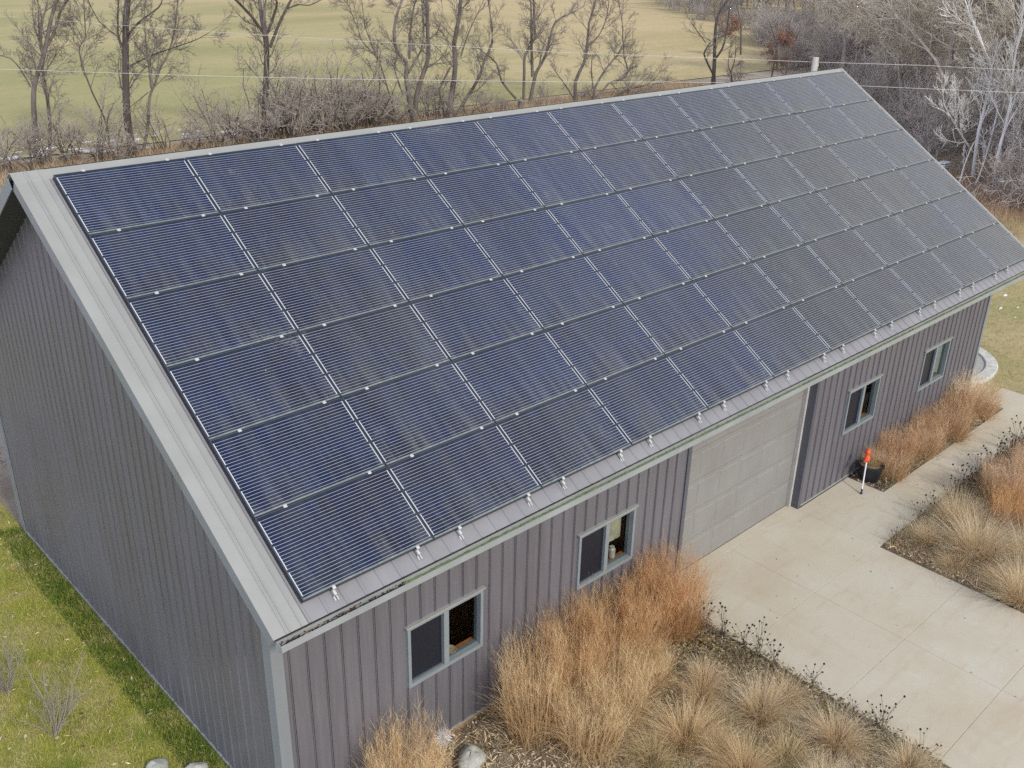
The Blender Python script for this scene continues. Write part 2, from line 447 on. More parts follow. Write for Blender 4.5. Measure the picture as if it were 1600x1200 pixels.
M_BRUSH = bark('purple_brown_brush', (0.25, 0.21, 0.18), (0.46, 0.40, 0.345))

def m_glass():
    t = NT('window_glass')
    tr = t.n('ShaderNodeBsdfTransparent'); tr.inputs['Color'].default_value = (0.72, 0.76, 0.75, 1)
    gl = t.n('ShaderNodeBsdfGlossy'); gl.inputs['Roughness'].default_value = 0.02
    fr = t.n('ShaderNodeFresnel'); fr.inputs['IOR'].default_value = 1.5
    ms = t.n('ShaderNodeMixShader')
    t.l(t.math('MINIMUM', t.math('MULTIPLY', fr.outputs[0], 0.35), 1.0), ms.inputs[0]); t.l(tr.outputs[0], ms.inputs[1]); t.l(gl.outputs[0], ms.inputs[2])
    t.l(ms.outputs[0], t.out.inputs['Surface'])
    return t.m
M_GLASS = m_glass()
def m_screen():
    t = NT('insect_screen')
    t.set((0.012, 0.015, 0.022), 0.35, 0.0, 0.4)
    return t.m
M_SCREEN = m_screen()

# ------------------------------------------------------------------ ground
TT = math.tan(TH)
YR = 4.672                                      # ridge line
def zf(y, h): return 7.16 + (y - 4.45) * TT + h / CT
def TR(x, s, h): return (x, 4.45 - s * CT - h * ST, 7.16 - s * ST + h * CT)
def TB(x, s, h):
    p = TR(x, s, h); return (x, 2 * YR - p[1], p[2])
def gz(x, y):
    t = min(max(y / 10.0, 0.0), 1.0)
    z = -0.03 - 0.27 * t
    if y > 60: z += 0.0
    return z

def sheet(name, xs, ys, zfun, m, kind='structure', jit=0.0, seed=1):
    rng = np.random.default_rng(seed)
    X, Y = np.meshgrid(xs, ys)
    Z = np.array([[zfun(x, y) for x in xs] for y in ys]) + rng.normal(0, 1, X.shape) * jit
    V = np.c_[X.ravel(), Y.ravel(), Z.ravel()]
    nx = len(xs); F = []
    for j in range(len(ys) - 1):
        for i in range(nx - 1):
            a = j * nx + i
            F.append((a, a + 1, a + nx + 1, a + nx))
    o = link_mesh(name, np_mesh(name, V, [np.array(F)], smooth=True), m)
    tag(o, kind=kind)
    return o

def cuts(*seg):
    r = []
    for a, b, n in seg: r += list(np.linspace(a, b, n, endpoint=False))
    r.append(seg[-1][1]); return r

ground = sheet('ground', cuts((-900, -40, 6), (-40, 60, 50), (60, 1200, 10)), cuts((-500, -10, 4), (-10, 44, 40), (44, 1200, 8)), lambda x, y: gz(x, y) - 0.03, M_FLOOR)
lawn = sheet('lawn', cuts((-14, -0.06, 30)), cuts((-8, 20, 50)), lambda x, y: gz(x, y) + 0.012, M_LAWN, jit=0.010)
field = sheet('field', cuts((-300, 60, 30), (60, 230, 30)), cuts((43.0, 60, 12), (60, 500, 20)), lambda x, y: -0.30 + 0.02 + 0.5 * (0.5 + 0.5 * math.sin(x * 0.05 + y * 0.03)) * min(1, (y - 43) / 20), M_FIELD)
dry = sheet('dry_lawn', cuts((18.7, 40, 30)), cuts((-14, 9, 30)), lambda x, y: gz(x, y) + 0.010, M_DRYLAWN, jit=0.008)

def polygon_slab(mb, x0, x1, y0, y1, z0, z1): mb.box(x0, x1, y0, y1, z0, z1)
def bed(name, x0, x1, y0, y1, seed):
    nx = max(3, int((x1 - x0) / 0.10)); ny = max(3, int((y1 - y0) / 0.10))
    rng = np.random.default_rng(seed)
    xs = np.linspace(x0, x1, nx); ys = np.linspace(y0, y1, ny)
    X, Y = np.meshgrid(xs, ys)
    Z = 0.012 + 0.035 * np.abs(rng.normal(0, 1, X.shape)) * 0.5
    Z[0, :] = Z[-1, :] = 0.0; Z[:, 0] = Z[:, -1] = 0.0
    idx = np.arange(nx * ny).reshape(ny, nx)
    F = np.stack([idx[:-1, :-1], idx[:-1, 1:], idx[1:, 1:], idx[1:, :-1]], -1).reshape(-1, 4)
    o = link_mesh(name, np_mesh(name, np.c_[X.ravel(), Y.ravel(), Z.ravel()], [F], smooth=True), M_MULCH)
    return tag(o, kind='structure')
bed('planting_bed', -0.45, 6.93, -7.0, -0.02, 3)
bed('planting_bed', 11.08, 17.6, -8.0, -1.72, 4)
bed('planting_bed', 12.93, 18.7, -0.80, -0.02, 5)

# concrete pads with open joints
mb = MB()
g = 0.002
def pad(mb, x0, x1, y0, y1, z1=0.03):
    r = 0.004
    a = [(x0 + g, y0 + g), (x1 - g, y0 + g), (x1 - g, y1 - g), (x0 + g, y1 - g)]
    b = [(x0 + g + r, y0 + g + r), (x1 - g - r, y0 + g + r), (x1 - g - r, y1 - g - r), (x0 + g + r, y1 - g - r)]
    vs = [(x, y, -0.12) for x, y in a] + [(x, y, z1 - r) for x, y in a] + [(x, y, z1) for x, y in b]
    fs = [(i, (i + 1) % 4, 4 + (i + 1) % 4, 4 + i) for i in range(4)] + [(4 + i, 4 + (i + 1) % 4, 8 + (i + 1) % 4, 8 + i) for i in range(4)] + [(8, 9, 10, 11)]
    mb.add(vs, fs)
ysp = [0.02, -1.66, -3.24, -4.74, -6.3, -8.5]
for xa, xb in ((6.95, 8.96), (8.96, 11.06)):
    for ya, yb in zip(ysp[1:], ysp[:-1]): pad(mb, xa, xb, ya, yb)
pad(mb, 7.20, 11.10, 0.02, 0.9)
drive = tag(mb.build('driveway', M_CONC), kind='structure')
mb = MB()
pad(mb, 11.06, 12.92, -1.70, -0.03)
pad(mb, 12.92, 15.9, -1.70, -0.81); pad(mb, 15.9, 18.72, -1.70, -0.81)
pad(mb, 18.72, 19.9, -1.70, -0.30); pad(mb, 17.62, 19.9, -4.0, -1.70); pad(mb, 17.62, 19.9, -7.0, -4.0)
walk = tag(mb.build('walkway', M_CONC), kind='structure')

# ------------------------------------------------------------------ the metal building
barn = empty('metal_building')
tag(barn, 'long charcoal metal-sided building whose roof carries the solar panels', 'building')
X0, X1, XR0, XR1, YB = -0.05, 18.5, -0.42, 18.66, 2 * YR
SE, SRg = 6.33, -0.1998
PIT = 0.2286
WIN = [(1.75, 2.99, 1.20, 2.14), (4.82, 6.06, 1.20, 2.14), (12.34, 13.57, 1.18, 2.12), (15.47, 16.70, 1.17, 2.11)]
DOOR = (7.36, 11.05, -0.5, 2.95)
RIBW = [[(-0.016, 0.0), (-0.013, -0.017), (-0.005, -0.017), (-0.004, -0.0005)], [(0.004, -0.0005), (0.005, -0.017), (0.013, -0.017), (0.016, 0.0)]]
RIBP = [(-0.020, 0.0), (-0.010, -0.015), (0.010, -0.015), (0.020, 0.0)]

def front_wall():
    mb = MB()
    ops = [(a + 0.01, b - 0.01, c + 0.01, d - 0.01) for a, b, c, d in WIN] + [DOOR]
    ztop = zf(0, -0.16)
    xs = sorted({X0, X1} | {v for o in ops for v in o[:2]}); zs = sorted({-0.5, ztop} | {v for o in ops for v in o[2:]})
    for i in range(len(xs) - 1):
        for j in range(len(zs) - 1):
            cx, cz = (xs[i] + xs[i + 1]) / 2, (zs[j] + zs[j + 1]) / 2
            if any(o[0] < cx < o[1] and o[2] < cz < o[3] for o in ops): continue
            mb.quad((xs[i], 0, zs[j]), (xs[i + 1], 0, zs[j]), (xs[i + 1], 0, zs[j + 1]), (xs[i], 0, zs[j + 1]))
    k = 0
    while True:
        x = 0.15 + k * PIT; k += 1
        if x > X1 - 0.08: break
        segs = [(0.04, ztop)]
        for a, b, c, d in [(w[0] - 0.03, w[1] + 0.03, w[2], w[3] + 0.028) for w in WIN] + [(DOOR[0] - 0.10, DOOR[1] + 0.09, -1, 2.95)]:
            if a - 0.03 < x < b + 0.03:
                segs = [(s0, s1) for (p, q) in segs for (s0, s1) in ((p, min(q, c)), (max(p, d), q)) if s1 - s0 > 0.01]
        for p, q in segs:
            for pr in RIBW: mb.prism(pr, p, q, lambda u, v, t, x=x: (x + u, v, t))
    return mb.build('front_wall', M_WALL, barn)
front_wall()

def gable(name, xp, sgn, openings=()):
    """sgn -1: faces -X"""
    mb = MB()
    ys = sorted({0.0, YR, YB} | {v for o in openings for v in o[:2]})
    top = lambda y: zf(y if y <= YR else 2 * YR - y, -0.16)
    for a, b in zip(ys[:-1], ys[1:]):
        lo = -0.5
        for o in openings:
            if o[0] <= a and b <= o[1]:
                mb.quad((xp, a, lo), (xp, b, lo), (xp, b, o[2]), (xp, a, o[2])); lo = o[3]
        mb.quad((xp, a, lo), (xp, b, lo), (xp, b, top(b)), (xp, a, top(a)))
    k = 0
    while True:
        y = 0.20 + k * PIT; k += 1
        if y > YB - 0.08: break
        z0 = -0.5
        for o in openings:
            if o[0] - 0.1 < y < o[1] + 0.1: z0 = o[3] + 0.1
        for P4 in ([(-0.018, 0.0), (-0.010, -0.012), (0.010, -0.012), (0.018, 0.0)],):
            pr = [(u, -v * sgn) for u, v in P4]
            vs = [(xp + v, y + u, z0) for u, v in pr] + [(xp + v, y + u, top(y + u)) for u, v in pr]
            mb.add(vs, [(0, 1, 5, 4), (1, 2, 6, 5), (2, 3, 7, 6)])
    return mb.build(name, M_WALL, barn)
gable('gable_wall', X0, -1)
gable('gable_wall', X1, 1, [(0.35, 1.30, 0.05, 2.1)])
mb = MB(); mb.quad((X0, YB, -0.5), (X0, YB, zf(0, -0.16)), (X1, YB, zf(0, -0.16)), (X1, YB, -0.5)); mb.build('back_wall', M_WALL, barn)
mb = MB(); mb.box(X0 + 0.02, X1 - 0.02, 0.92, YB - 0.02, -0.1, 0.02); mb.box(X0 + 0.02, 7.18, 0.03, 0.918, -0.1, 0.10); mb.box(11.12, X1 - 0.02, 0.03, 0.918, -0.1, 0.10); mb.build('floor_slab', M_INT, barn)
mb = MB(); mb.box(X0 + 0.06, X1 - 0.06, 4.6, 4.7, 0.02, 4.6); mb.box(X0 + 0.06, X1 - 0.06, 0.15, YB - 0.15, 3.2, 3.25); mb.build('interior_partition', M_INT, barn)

# trims
mb = MB()
L = [(-0.078, 0.15), (-0.078, -0.026), (0.070, -0.026), (0.070, -0.004), (-0.054, -0.004), (-0.054, 0.15)]
mb.prism(L, -0.4, zf(0, -0.17), lambda p, q, t: (p, q, t)); mb.build('corner_trim', M_TRIM, barn); mb = MB()
mb.prism([(X1 - 0.07, -0.026), (X1 + 0.028, -0.026), (X1 + 0.028, 0.15), (X1 + 0.004, 0.15), (X1 + 0.004, -0.004), (X1 - 0.07, -0.004)], -0.4, zf(0, -0.17), lambda p, q, t: (p, q, t))
mb.build('corner_trim', M_TRIM, barn); mb = MB()
mb.box(X0 - 0.028, X0 - 0.004, YB - 0.15, YB + 0.02, -0.5, 3.9)
mb.build('corner_trim', M_TRIM, barn)
mb = MB()
mb.box(0.075, 7.26, -0.024, -0.001, 0.045, 0.075); mb.build('base_trim', M_RAKE, barn); mb = MB(); mb.box(11.16, X1 - 0.075, -0.024, -0.001, 0.045, 0.075)
mb.build('base_trim', M_RAKE, barn); mb = MB()
za, zb = gz(0, 0.16) + 0.02, gz(0, YB) + 0.02
mb.add([(X0 - 0.026, 0.16, za), (X0 - 0.026, YB - 0.16, zb), (X0 - 0.026, YB - 0.16, zb + 0.05), (X0 - 0.026, 0.16, za + 0.05),
        (X0, 0.16, za), (X0, YB - 0.16, zb), (X0, YB - 0.16, zb + 0.05), (X0, 0.16, za + 0.05)],
       [(0, 3, 2, 1), (3, 7, 6, 2), (4, 5, 6, 7), (0, 1, 5, 4)])
mb.build('base_trim', M_RAKE, barn)
mb = MB(); mb.box(0.08, 7.20, -0.034, -0.002, -0.1, 0.043); mb.build('skirt_board', M_SKIRT, barn)

# roof: two slopes of ribbed sheet
mb = MB()
hs = -0.10
for T, sgn in ((TR, 1), (TB, -1)):
    a, b = TR(0, SE, hs), TR(0, SE, hs - 0.012)
    yr = lambda y: y if sgn > 0 else 2 * YR - y
    prof = [(yr(YR), zf(YR, hs)), (yr(a[1]), a[2]), (yr(b[1]), b[2]), (yr(YR), zf(YR, hs - 0.012))]
    mb.prism(prof, XR0 + 0.012, XR1 - 0.012, lambda p, q, t: (t, p, q))
    k = -1
    while True:
        x = -0.006 + k * PIT; k += 1
        if x > XR1 - 0.06: break
        vs = [T(x + u, SRg + 0.012, hs - v) for u, v in RIBP] + [T(x + u, SE, hs - v) for u, v in RIBP]
        mb.add(vs, [(0, 1, 5, 4), (1, 2, 6, 5), (2, 3, 7, 6), (4, 5, 6, 7)])
roof = mb.build('roof', M_ROOF, barn)
mb = MB()
for T in (TR, TB):
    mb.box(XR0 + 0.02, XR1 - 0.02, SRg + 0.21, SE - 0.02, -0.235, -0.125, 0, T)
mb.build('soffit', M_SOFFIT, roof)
mb = MB()
for T in (TR, TB):
    vs = [T(x, s, h) for x in (XR0 + 0.002, XR1 - 0.002) for s, h in ((SRg + 0.0135, hs + 0.021), (-0.03, hs + 0.021), (-0.022, hs + 0.014), (-0.022, hs + 0.006))]
    mb.add(vs, [(0, 1, 5, 4), (1, 2, 6, 5), (2, 3, 7, 6), (0, 3, 2, 1)])
mb.build('ridge_cap', M_RAKE, roof)
for T, nm in ((TR, 'rake_trim'), (TB, 'rake_trim')):
    for xa, xb, so, si in ((XR0, -0.030, XR0, 1), (XR1, 18.54, XR1, -1)):  # near plate widened over the roof pan, paler colour painting its light
        mb = MB()
        lo, hi = min(xa, xb), max(xa, xb)
        mb.box(lo, hi, SRg + 0.016, SE + 0.004, hs + 0.006, hs + 0.016, 0, T)
        mb.box(min(so, so + si * 0.016), max(so, so + si * 0.016), SRg + 0.14, SE + 0.004, -0.245, hs + 0.0055, 1, T)
        for e in ((-0.272, -0.232, -0.10) if si > 0 else (18.56,)):
            mb.box(e - 0.005, e + 0.005, SRg + 0.018, SE, hs + 0.0165, hs + 0.027, 0, T)
        mb.build(nm, [M_RAKE, M_TRIM], roof)

# gutter with leaf litter and moss
GP = [(-0.800, 3.598), (-0.800, 3.482), (-0.855, 3.482), (-0.912, 3.528), (-0.912, 3.588), (-0.888, 3.592), (-0.888, 3.582), (-0.901, 3.579), (-0.901, 3.533), (-0.851, 3.494), (-0.812, 3.494), (-0.812, 3.598)]
mb = MB()
mb.prism(GP, XR0 + 0.03, XR1, lambda p, q, t: (t, p, q))
mb.prism([(-0.812, 3.598), (-0.812, 3.494), (-0.851, 3.494), (-0.901, 3.533), (-0.901, 3.579)], XR0 + 0.034, XR0 + 0.04, lambda p, q, t: (t, p, q))
mb.prism([(-0.812, 3.598), (-0.812, 3.494), (-0.851, 3.494), (-0.901, 3.533), (-0.901, 3.579)], XR1 - 0.02, XR1 - 0.012, lambda p, q, t: (t, p, q))
gut = mb.build('gutter', M_GUTTER, barn)
rng = np.random.default_rng(8)
def ridge_strip(name, xa, xb, ya, yb, z, amp, step, m):
    xs = np.arange(xa, xb, step); n = len(xs)
    ys = np.linspace(ya, yb, 5)
    X, Y = np.meshgrid(xs, ys, indexing='ij')
    Z = z + rng.normal(0, amp, X.shape); Z[:, 0] -= 0.012; Z[:, -1] -= 0.012
    Y = Y + rng.normal(0, 0.004, Y.shape) * np.array([0, 1, 1, 1, 0])
    idx = np.arange(n * 5).reshape(n, 5)
    F = np.stack([idx[:-1, :-1], idx[1:, :-1], idx[1:, 1:], idx[:-1, 1:]], -1).reshape(-1, 4)
    return link_mesh(name, np_mesh(name, np.c_[X.ravel(), Y.ravel(), Z.ravel()], [F]), m, gut)
ridge_strip('moss', 1.12, 18.55, -0.897, -0.815, 3.570, 0.006, 0.04, M_GREENBIT)
ridge_strip('wet_leaves', XR0 + 0.05, 1.14, -0.899, -0.814, 3.552, 0.005, 0.03, plain('wet_leaf_muck', (0.022, 0.016, 0.012), 0.7, var=0.5, scale=25))
leaf_v, leaf_f, leaf_c = [], [], []
pal = [(0.05, 0.03, 0.02), (0.03, 0.02, 0.015), (0.30, 0.20, 0.12), (0.16, 0.09, 0.05), (0.02, 0.015, 0.012)]
for i in range(230):
    x = rng.uniform(-0.36, 1.2); y = rng.uniform(-0.892, -0.815); z = rng.uniform(3.555, 3.578)
    a = rng.uniform(0, 6.28); l = rng.uniform(0.015, 0.03); w = l * 0.5
    ux, uy = math.cos(a) * l, math.sin(a) * l * 0.5; vx, vy = -math.sin(a) * w, math.cos(a) * w * 0.5
    b = len(leaf_v)
    leaf_v += [(x - ux, y - uy, z), (x + vx, y + vy, z + 0.01), (x + ux, y + uy, z + rng.uniform(-.005, .01)), (x - vx, y - vy, z - 0.004)]
    leaf_f.append((b, b + 1, b + 2, b + 3)); leaf_c += [pal[rng.integers(0, 5)]] * 4
o = link_mesh('leaf_debris', np_mesh('leaf_debris', leaf_v, [np.array(leaf_f)], leaf_c), M_LEAF, gut)
o['kind'] = 'stuff'

# windows
def window(x0, x1, z0, z1):
    c = 0.046; xm0, xm1 = (x0 + x1) / 2 - 0.038, (x0 + x1) / 2 + 0.042
    mb = MB()
    mb.box(x0, x1, -0.036, 0.10, z0, z0 + c + 0.012)
    mb.box(x0, x1, -0.036, 0.10, z1 - c, z1)
    for a, b in ((x0, x0 + c), (x1 - c, x1)): mb.box(a, b, -0.036, 0.10, z0 + c + 0.012, z1 - c)
    mb.box(xm0, xm1, -0.026, 0.10, z0 + c + 0.012, z1 - c)
    w = mb.build('window', M_WFRAME, barn)
    mb = MB(); mb.box(x0 - 0.025, x1 + 0.025, -0.058, -0.001, z1 + 0.003, z1 + 0.026)
    k = math.ceil((x0 - 0.15) / PIT)
    while 0.15 + k * PIT < x1:
        x = 0.15 + k * PIT; k += 1
    mb.build('drip_cap', M_RAKE, w)
    zi0, zi1 = z0 + c + 0.012, z1 - c
    mb = MB(); mb.box(x0 + c, xm0, 0.020, 0.026, zi0 + 0.001, zi1 - 0.001); mb.build('insect_screen', M_SCREEN, w)
    mb = MB(); mb.box(x0 + c + 0.004, xm0 - 0.004, 0.0, 0.018, zi0 + 0.002, zi0 + 0.024)
    mb.box(xm0 - 0.022, xm0 - 0.003, 0.0, 0.018, zi0 + 0.025, zi1 - 0.004); mb.build('screen_rail', M_NAVY, w)
    mb = MB(); mb.quad((xm1, 0.045, zi0), (x1 - c, 0.045, zi0), (x1 - c, 0.045, zi1), (xm1, 0.045, zi1)); mb.build('pane', M_GLASS, w)
    mb = MB(); mb.box(x0, x1, 0.102, 0.17, zi0 - 0.03, zi0 - 0.008); mb.build('sill_board', M_WOOD, w)
for w in WIN: window(*w)
# tinted sheets added behind three right-hand panes; the olive one paints the lawn's reflection
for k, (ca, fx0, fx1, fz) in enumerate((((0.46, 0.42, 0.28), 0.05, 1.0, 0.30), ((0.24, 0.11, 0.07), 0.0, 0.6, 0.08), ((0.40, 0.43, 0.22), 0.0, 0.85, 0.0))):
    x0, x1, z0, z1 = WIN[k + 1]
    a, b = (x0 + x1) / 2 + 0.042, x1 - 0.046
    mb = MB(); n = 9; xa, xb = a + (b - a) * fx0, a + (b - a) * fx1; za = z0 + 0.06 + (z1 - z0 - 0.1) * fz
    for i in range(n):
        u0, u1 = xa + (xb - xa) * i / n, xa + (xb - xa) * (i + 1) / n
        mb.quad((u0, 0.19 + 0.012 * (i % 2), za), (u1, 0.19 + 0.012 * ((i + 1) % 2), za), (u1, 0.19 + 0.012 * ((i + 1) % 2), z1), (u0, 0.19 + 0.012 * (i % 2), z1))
    mb.build('added_tint_sheet', plain('added_tint', ca, 0.8, var=0.35, scale=5), [o for o in barn.children if o.name.startswith('window')][k + 1])

# garage door in its recess
def garage():
    yd = 0.20; xa, xb = 7.28, 11.0
    n_sec, hsec, ncol = 5, 0.585, 6
    mb = MB()
    for i in range(n_sec):
        z0 = 0.04 + i * hsec; z1 = z0 + hsec - 0.007
        mb.box(xa, xb, yd, yd + 0.04, z0, z1)
        cw = (xb - xa) / ncol
        for k in range(ncol):
            a, b = xa + k * cw + 0.055, xa + (k + 1) * cw - 0.055
            c, d = z0 + 0.085, z1 - 0.085
            e = 0.012
            vs = [(a, yd, c), (b, yd, c), (b, yd, d), (a, yd, d), (a + e, yd - 0.009, c + e), (b - e, yd - 0.009, c + e), (b - e, yd - 0.009, d - e), (a + e, yd - 0.009, d - e)]
            mb.add(vs, [(4, 5, 6, 7), (0, 1, 5, 4), (1, 2, 6, 5), (2, 3, 7, 6), (3, 0, 4, 7)])
    d = mb.build('garage_door', M_DOOR, barn)
    mb = MB(); mb.box(xa, xb, yd - 0.004, yd + 0.05, 0.031, 0.039); mb.build('bottom_seal', M_BLACK, d)
    mb = MB()
    mb.box(10.985, 11.046, 0.120, 0.197, 0.031, 2.94); mb.build('side_seal', M_SEAL, d)
    mb = MB()
    mb.box(11.05, 11.075, -0.001, 0.30, 0.0, 2.95)
    mb.box(7.335, 7.36, -0.001, 0.30, 0.0, 2.95)
    mb.box(7.36, 11.05, 0.0, 0.30, 2.951, 2.98)
    mb.box(11.052, 11.135, -0.026, -0.002, 0.0, 3.0)
    mb.box(7.272, 7.358, -0.026, -0.002, 0.0, 3.0)
    mb.build('door_jamb', M_NAVY, d)
garage()
# side door with a glass pane in the far gable
mb = MB()
mb.box(X1 - 0.02, X1 + 0.04, 0.35, 0.43, 0.05, 2.1); mb.box(X1 - 0.02, X1 + 0.04, 1.22, 1.30, 0.05, 2.1); mb.box(X1 - 0.02, X1 + 0.04, 0.43, 1.22, 2.02, 2.1); mb.box(X1 - 0.02, X1 + 0.04, 0.43, 1.22, 0.05, 0.3)
sd = mb.build('side_door', M_WFRAME, barn)
mb = MB(); mb.quad((X1, 0.43, 0.3), (X1, 1.22, 0.3), (X1, 1.22, 2.02), (X1, 0.43, 2.02)); mb.build('pane', M_GLASS, sd)

# things on the sills inside
mb = MB(); mb.lathe([(0.0, 0.0), (0.05, 0.0), (0.085, 0.018), (0.082, 0.022), (0.048, 0.006), (0.0, 0.006)], 20)
o = mb.build('dish', plain('cream_glaze', (0.55, 0.42, 0.26), 0.4)); o.location = (2.56, 0.135, 1.262); tag(o, 'cream dish on the orange wooden sill inside the nearest window', 'dish')
mb = MB(); mb.lathe([(0.0, 0.0), (0.03, 0.0), (0.03, 0.10), (0.012, 0.13), (0.012, 0.16), (0.0, 0.16)], 14)
o = mb.build('bottle', plain('red_label', (0.45, 0.05, 0.02), 0.4)); o.location = (5.56, 0.14, 1.262); tag(o, 'small red bottle on the sill inside the window left of the garage door', 'bottle')
mb = MB(); mb.lathe([(0.0, 0.0), (0.05, 0.0), (0.055, 0.03), (0.055, 0.15), (0.04, 0.17), (0.04, 0.19), (0.0, 0.19)], 16)
o = mb.build('jar', plain('pale_jar', (0.5, 0.46, 0.38), 0.3)); o.location = (5.78, 0.15, 1.262); tag(o, 'pale jar on the sill inside the window left of the garage door', 'jar')
mb = MB(); mb.lathe([(0.0, 0.0), (0.045, 0.0), (0.045, 0.42), (0.0, 0.42)], 14)
o = mb.build('paper_roll', plain('paper_white', (0.62, 0.58, 0.52), 0.7)); o.location = (13.22, 0.15, 1.24); tag(o, 'white paper roll standing on the sill inside the window beside the pot', 'paper roll')

# ------------------------------------------------------------------ solar panels
PW, PH = 1.660, 1.016
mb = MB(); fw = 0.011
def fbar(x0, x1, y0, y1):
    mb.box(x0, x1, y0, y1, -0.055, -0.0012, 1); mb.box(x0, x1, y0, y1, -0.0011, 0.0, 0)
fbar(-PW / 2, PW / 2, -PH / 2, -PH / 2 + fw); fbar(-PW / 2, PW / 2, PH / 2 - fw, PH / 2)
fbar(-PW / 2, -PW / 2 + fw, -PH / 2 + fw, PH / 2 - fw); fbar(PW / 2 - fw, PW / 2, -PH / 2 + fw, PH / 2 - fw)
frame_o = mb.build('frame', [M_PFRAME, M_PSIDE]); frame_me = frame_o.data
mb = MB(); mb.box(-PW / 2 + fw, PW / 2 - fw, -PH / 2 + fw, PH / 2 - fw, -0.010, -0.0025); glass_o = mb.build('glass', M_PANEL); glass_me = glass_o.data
mb = MB()
mb.box(-0.021, 0.021, -0.018, 0.018, 0.0012, 0.006); mb.lathe([(0.009, 0.006), (0.009, 0.013), (0.0, 0.013)], 8); mb.box(-0.016, 0.016, -0.007, 0.007, -0.04, 0.001)
clamp_o = mb.build('clamp', M_ALU); clamp_me = clamp_o.data
mb = MB()
mb.box(-0.019, 0.019, -0.024, 0.014, 0.0012, 0.006); mb.box(-0.017, 0.017, -0.024, -0.010, -0.040, 0.0012); mb.lathe([(0.009, 0.006), (0.009, 0.014), (0.0, 0.014)], 8)
mb.box(-0.014, 0.014, -0.070, -0.004, -0.080, -0.0405)
mb.box(-0.024, -0.009, -0.120, -0.071, -0.0985, -0.076); mb.box(0.009, 0.024, -0.120, -0.071, -0.0985, -0.076)
foot_o = mb.build('mounting_foot', M_ALU); foot_me = foot_o.data
for o in (frame_o, glass_o, clamp_o, foot_o): bpy.data.objects.remove(o)
ORD = ['first', 'second', 'third', 'fourth', 'fifth', 'sixth', 'seventh', 'eighth', 'ninth', 'tenth', 'last']
ROWN = ['in the row along the ridge', 'in the row just below the ridge row', 'in the third row below the ridge', 'in the fourth row below the ridge', 'in the row just above the gutter row', 'in the row along the gutter']
rp = random.Random(5)
for i in range(6):
    for j in range(11):
        p = empty('solar_panel', TR((j + 0.5) * 1.67, (i + 0.5) * 1.022, 0), (TH + rp.uniform(-0.002, 0.002), rp.uniform(-0.002, 0.002), 0))
        tag(p, 'solar panel, %s from the near gable, %s' % (ORD[j], ROWN[i]), 'solar panel', 'solar panels covering the front roof slope')
        def child(nm, me, loc=(0, 0, 0)):
            c = bpy.data.objects.new(nm, me); COL.objects.link(c); c.parent = p; c.location = loc; return c
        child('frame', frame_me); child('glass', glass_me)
        for cx in (-0.475, 0.600):
            if i < 5: child('clamp', clamp_me, (cx, -0.511, 0))
            else: child('mounting_foot', foot_me, (cx, -PH / 2, 0))
            if i == 0: child('clamp', clamp_me, (cx, 0.512, 0))

# ------------------------------------------------------------------ grasses
def blades(rng, base, az, tilt, curve, length, width, col0, col1, nseg=4, twist=None):
    """arrays of length n -> ribbon verts, quads, colours"""
    n = len(az)
    t = np.linspace(0, 1, nseg + 1)
    th = tilt[:, None] + curve[:, None] * t[None, :] ** 1.3
    ds = length[:, None] / nseg
    dx = np.sin(th) * ds; dz = np.cos(th) * ds
    rx = np.concatenate([np.zeros((n, 1)), np.cumsum(dx[:, :-1], 1)], 1)
    rz = np.concatenate([np.zeros((n, 1)), np.cumsum(dz[:, :-1], 1)], 1)
    ca, sa = np.cos(az)[:, None], np.sin(az)[:, None]
    P = np.stack([base[:, 0:1] + rx * ca, base[:, 1:2] + rx * sa, base[:, 2:3] + rz], -1)
    wa = az + (rng.uniform(-1.2, 1.2, n) if twist is None else twist) + PI / 2
    wv = np.stack([np.cos(wa), np.sin(wa), rng.uniform(-0.3, 0.3, n)], -1)
    w = width[:, None] * (1 - 0.85 * t[None, :] ** 1.5)
    A = P + wv[:, None, :] * w[..., None] * 0.5; B = P - wv[:, None, :] * w[..., None] * 0.5
    V = np.stack([A, B], 2).reshape(-1, 3)
    k = 2 * (nseg + 1)
    o = (np.arange(n) * k)[:, None] + (np.arange(nseg) * 2)[None, :]
    F = np.stack([o, o + 1, o + 3, o + 2], -1).reshape(-1, 4)
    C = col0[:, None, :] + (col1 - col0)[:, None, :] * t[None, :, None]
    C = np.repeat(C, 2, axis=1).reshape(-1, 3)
    return V, F, C, P

class Acc:
    def __init__(s): s.V = []; s.F = []; s.C = []; s.n = 0
    def add(s, V, F, C):
        s.V.append(V); s.F.append(F + s.n); s.C.append(C); s.n += len(V)
    def mesh(s, name): return np_mesh(name, np.concatenate(s.V), [np.concatenate(s.F)], np.concatenate(s.C))

def pick(rng, pal, n, jit=0.15):
    p = np.array(pal)[rng.integers(0, len(pal), n)]
    return np.clip(p * (1 + rng.normal(0, jit, (n, 1))), 0.005, 1.0)

ORANGE = [(0.66, 0.39, 0.18), (0.70, 0.45, 0.23), (0.54, 0.28, 0.115), (0.74, 0.52, 0.29)]
STRAW = [(0.78, 0.62, 0.36), (0.74, 0.56, 0.31), (0.82, 0.68, 0.43), (0.68, 0.49, 0.26)]
PALE = [(0.80, 0.70, 0.49), (0.76, 0.64, 0.42), (0.86, 0.77, 0.57), (0.70, 0.56, 0.35)]
RUST = [(0.60, 0.39, 0.24), (0.66, 0.46, 0.29), (0.52, 0.31, 0.17), (0.72, 0.54, 0.37)]
BASEC = [(0.50, 0.33, 0.16), (0.58, 0.41, 0.21), (0.42, 0.28, 0.14)]

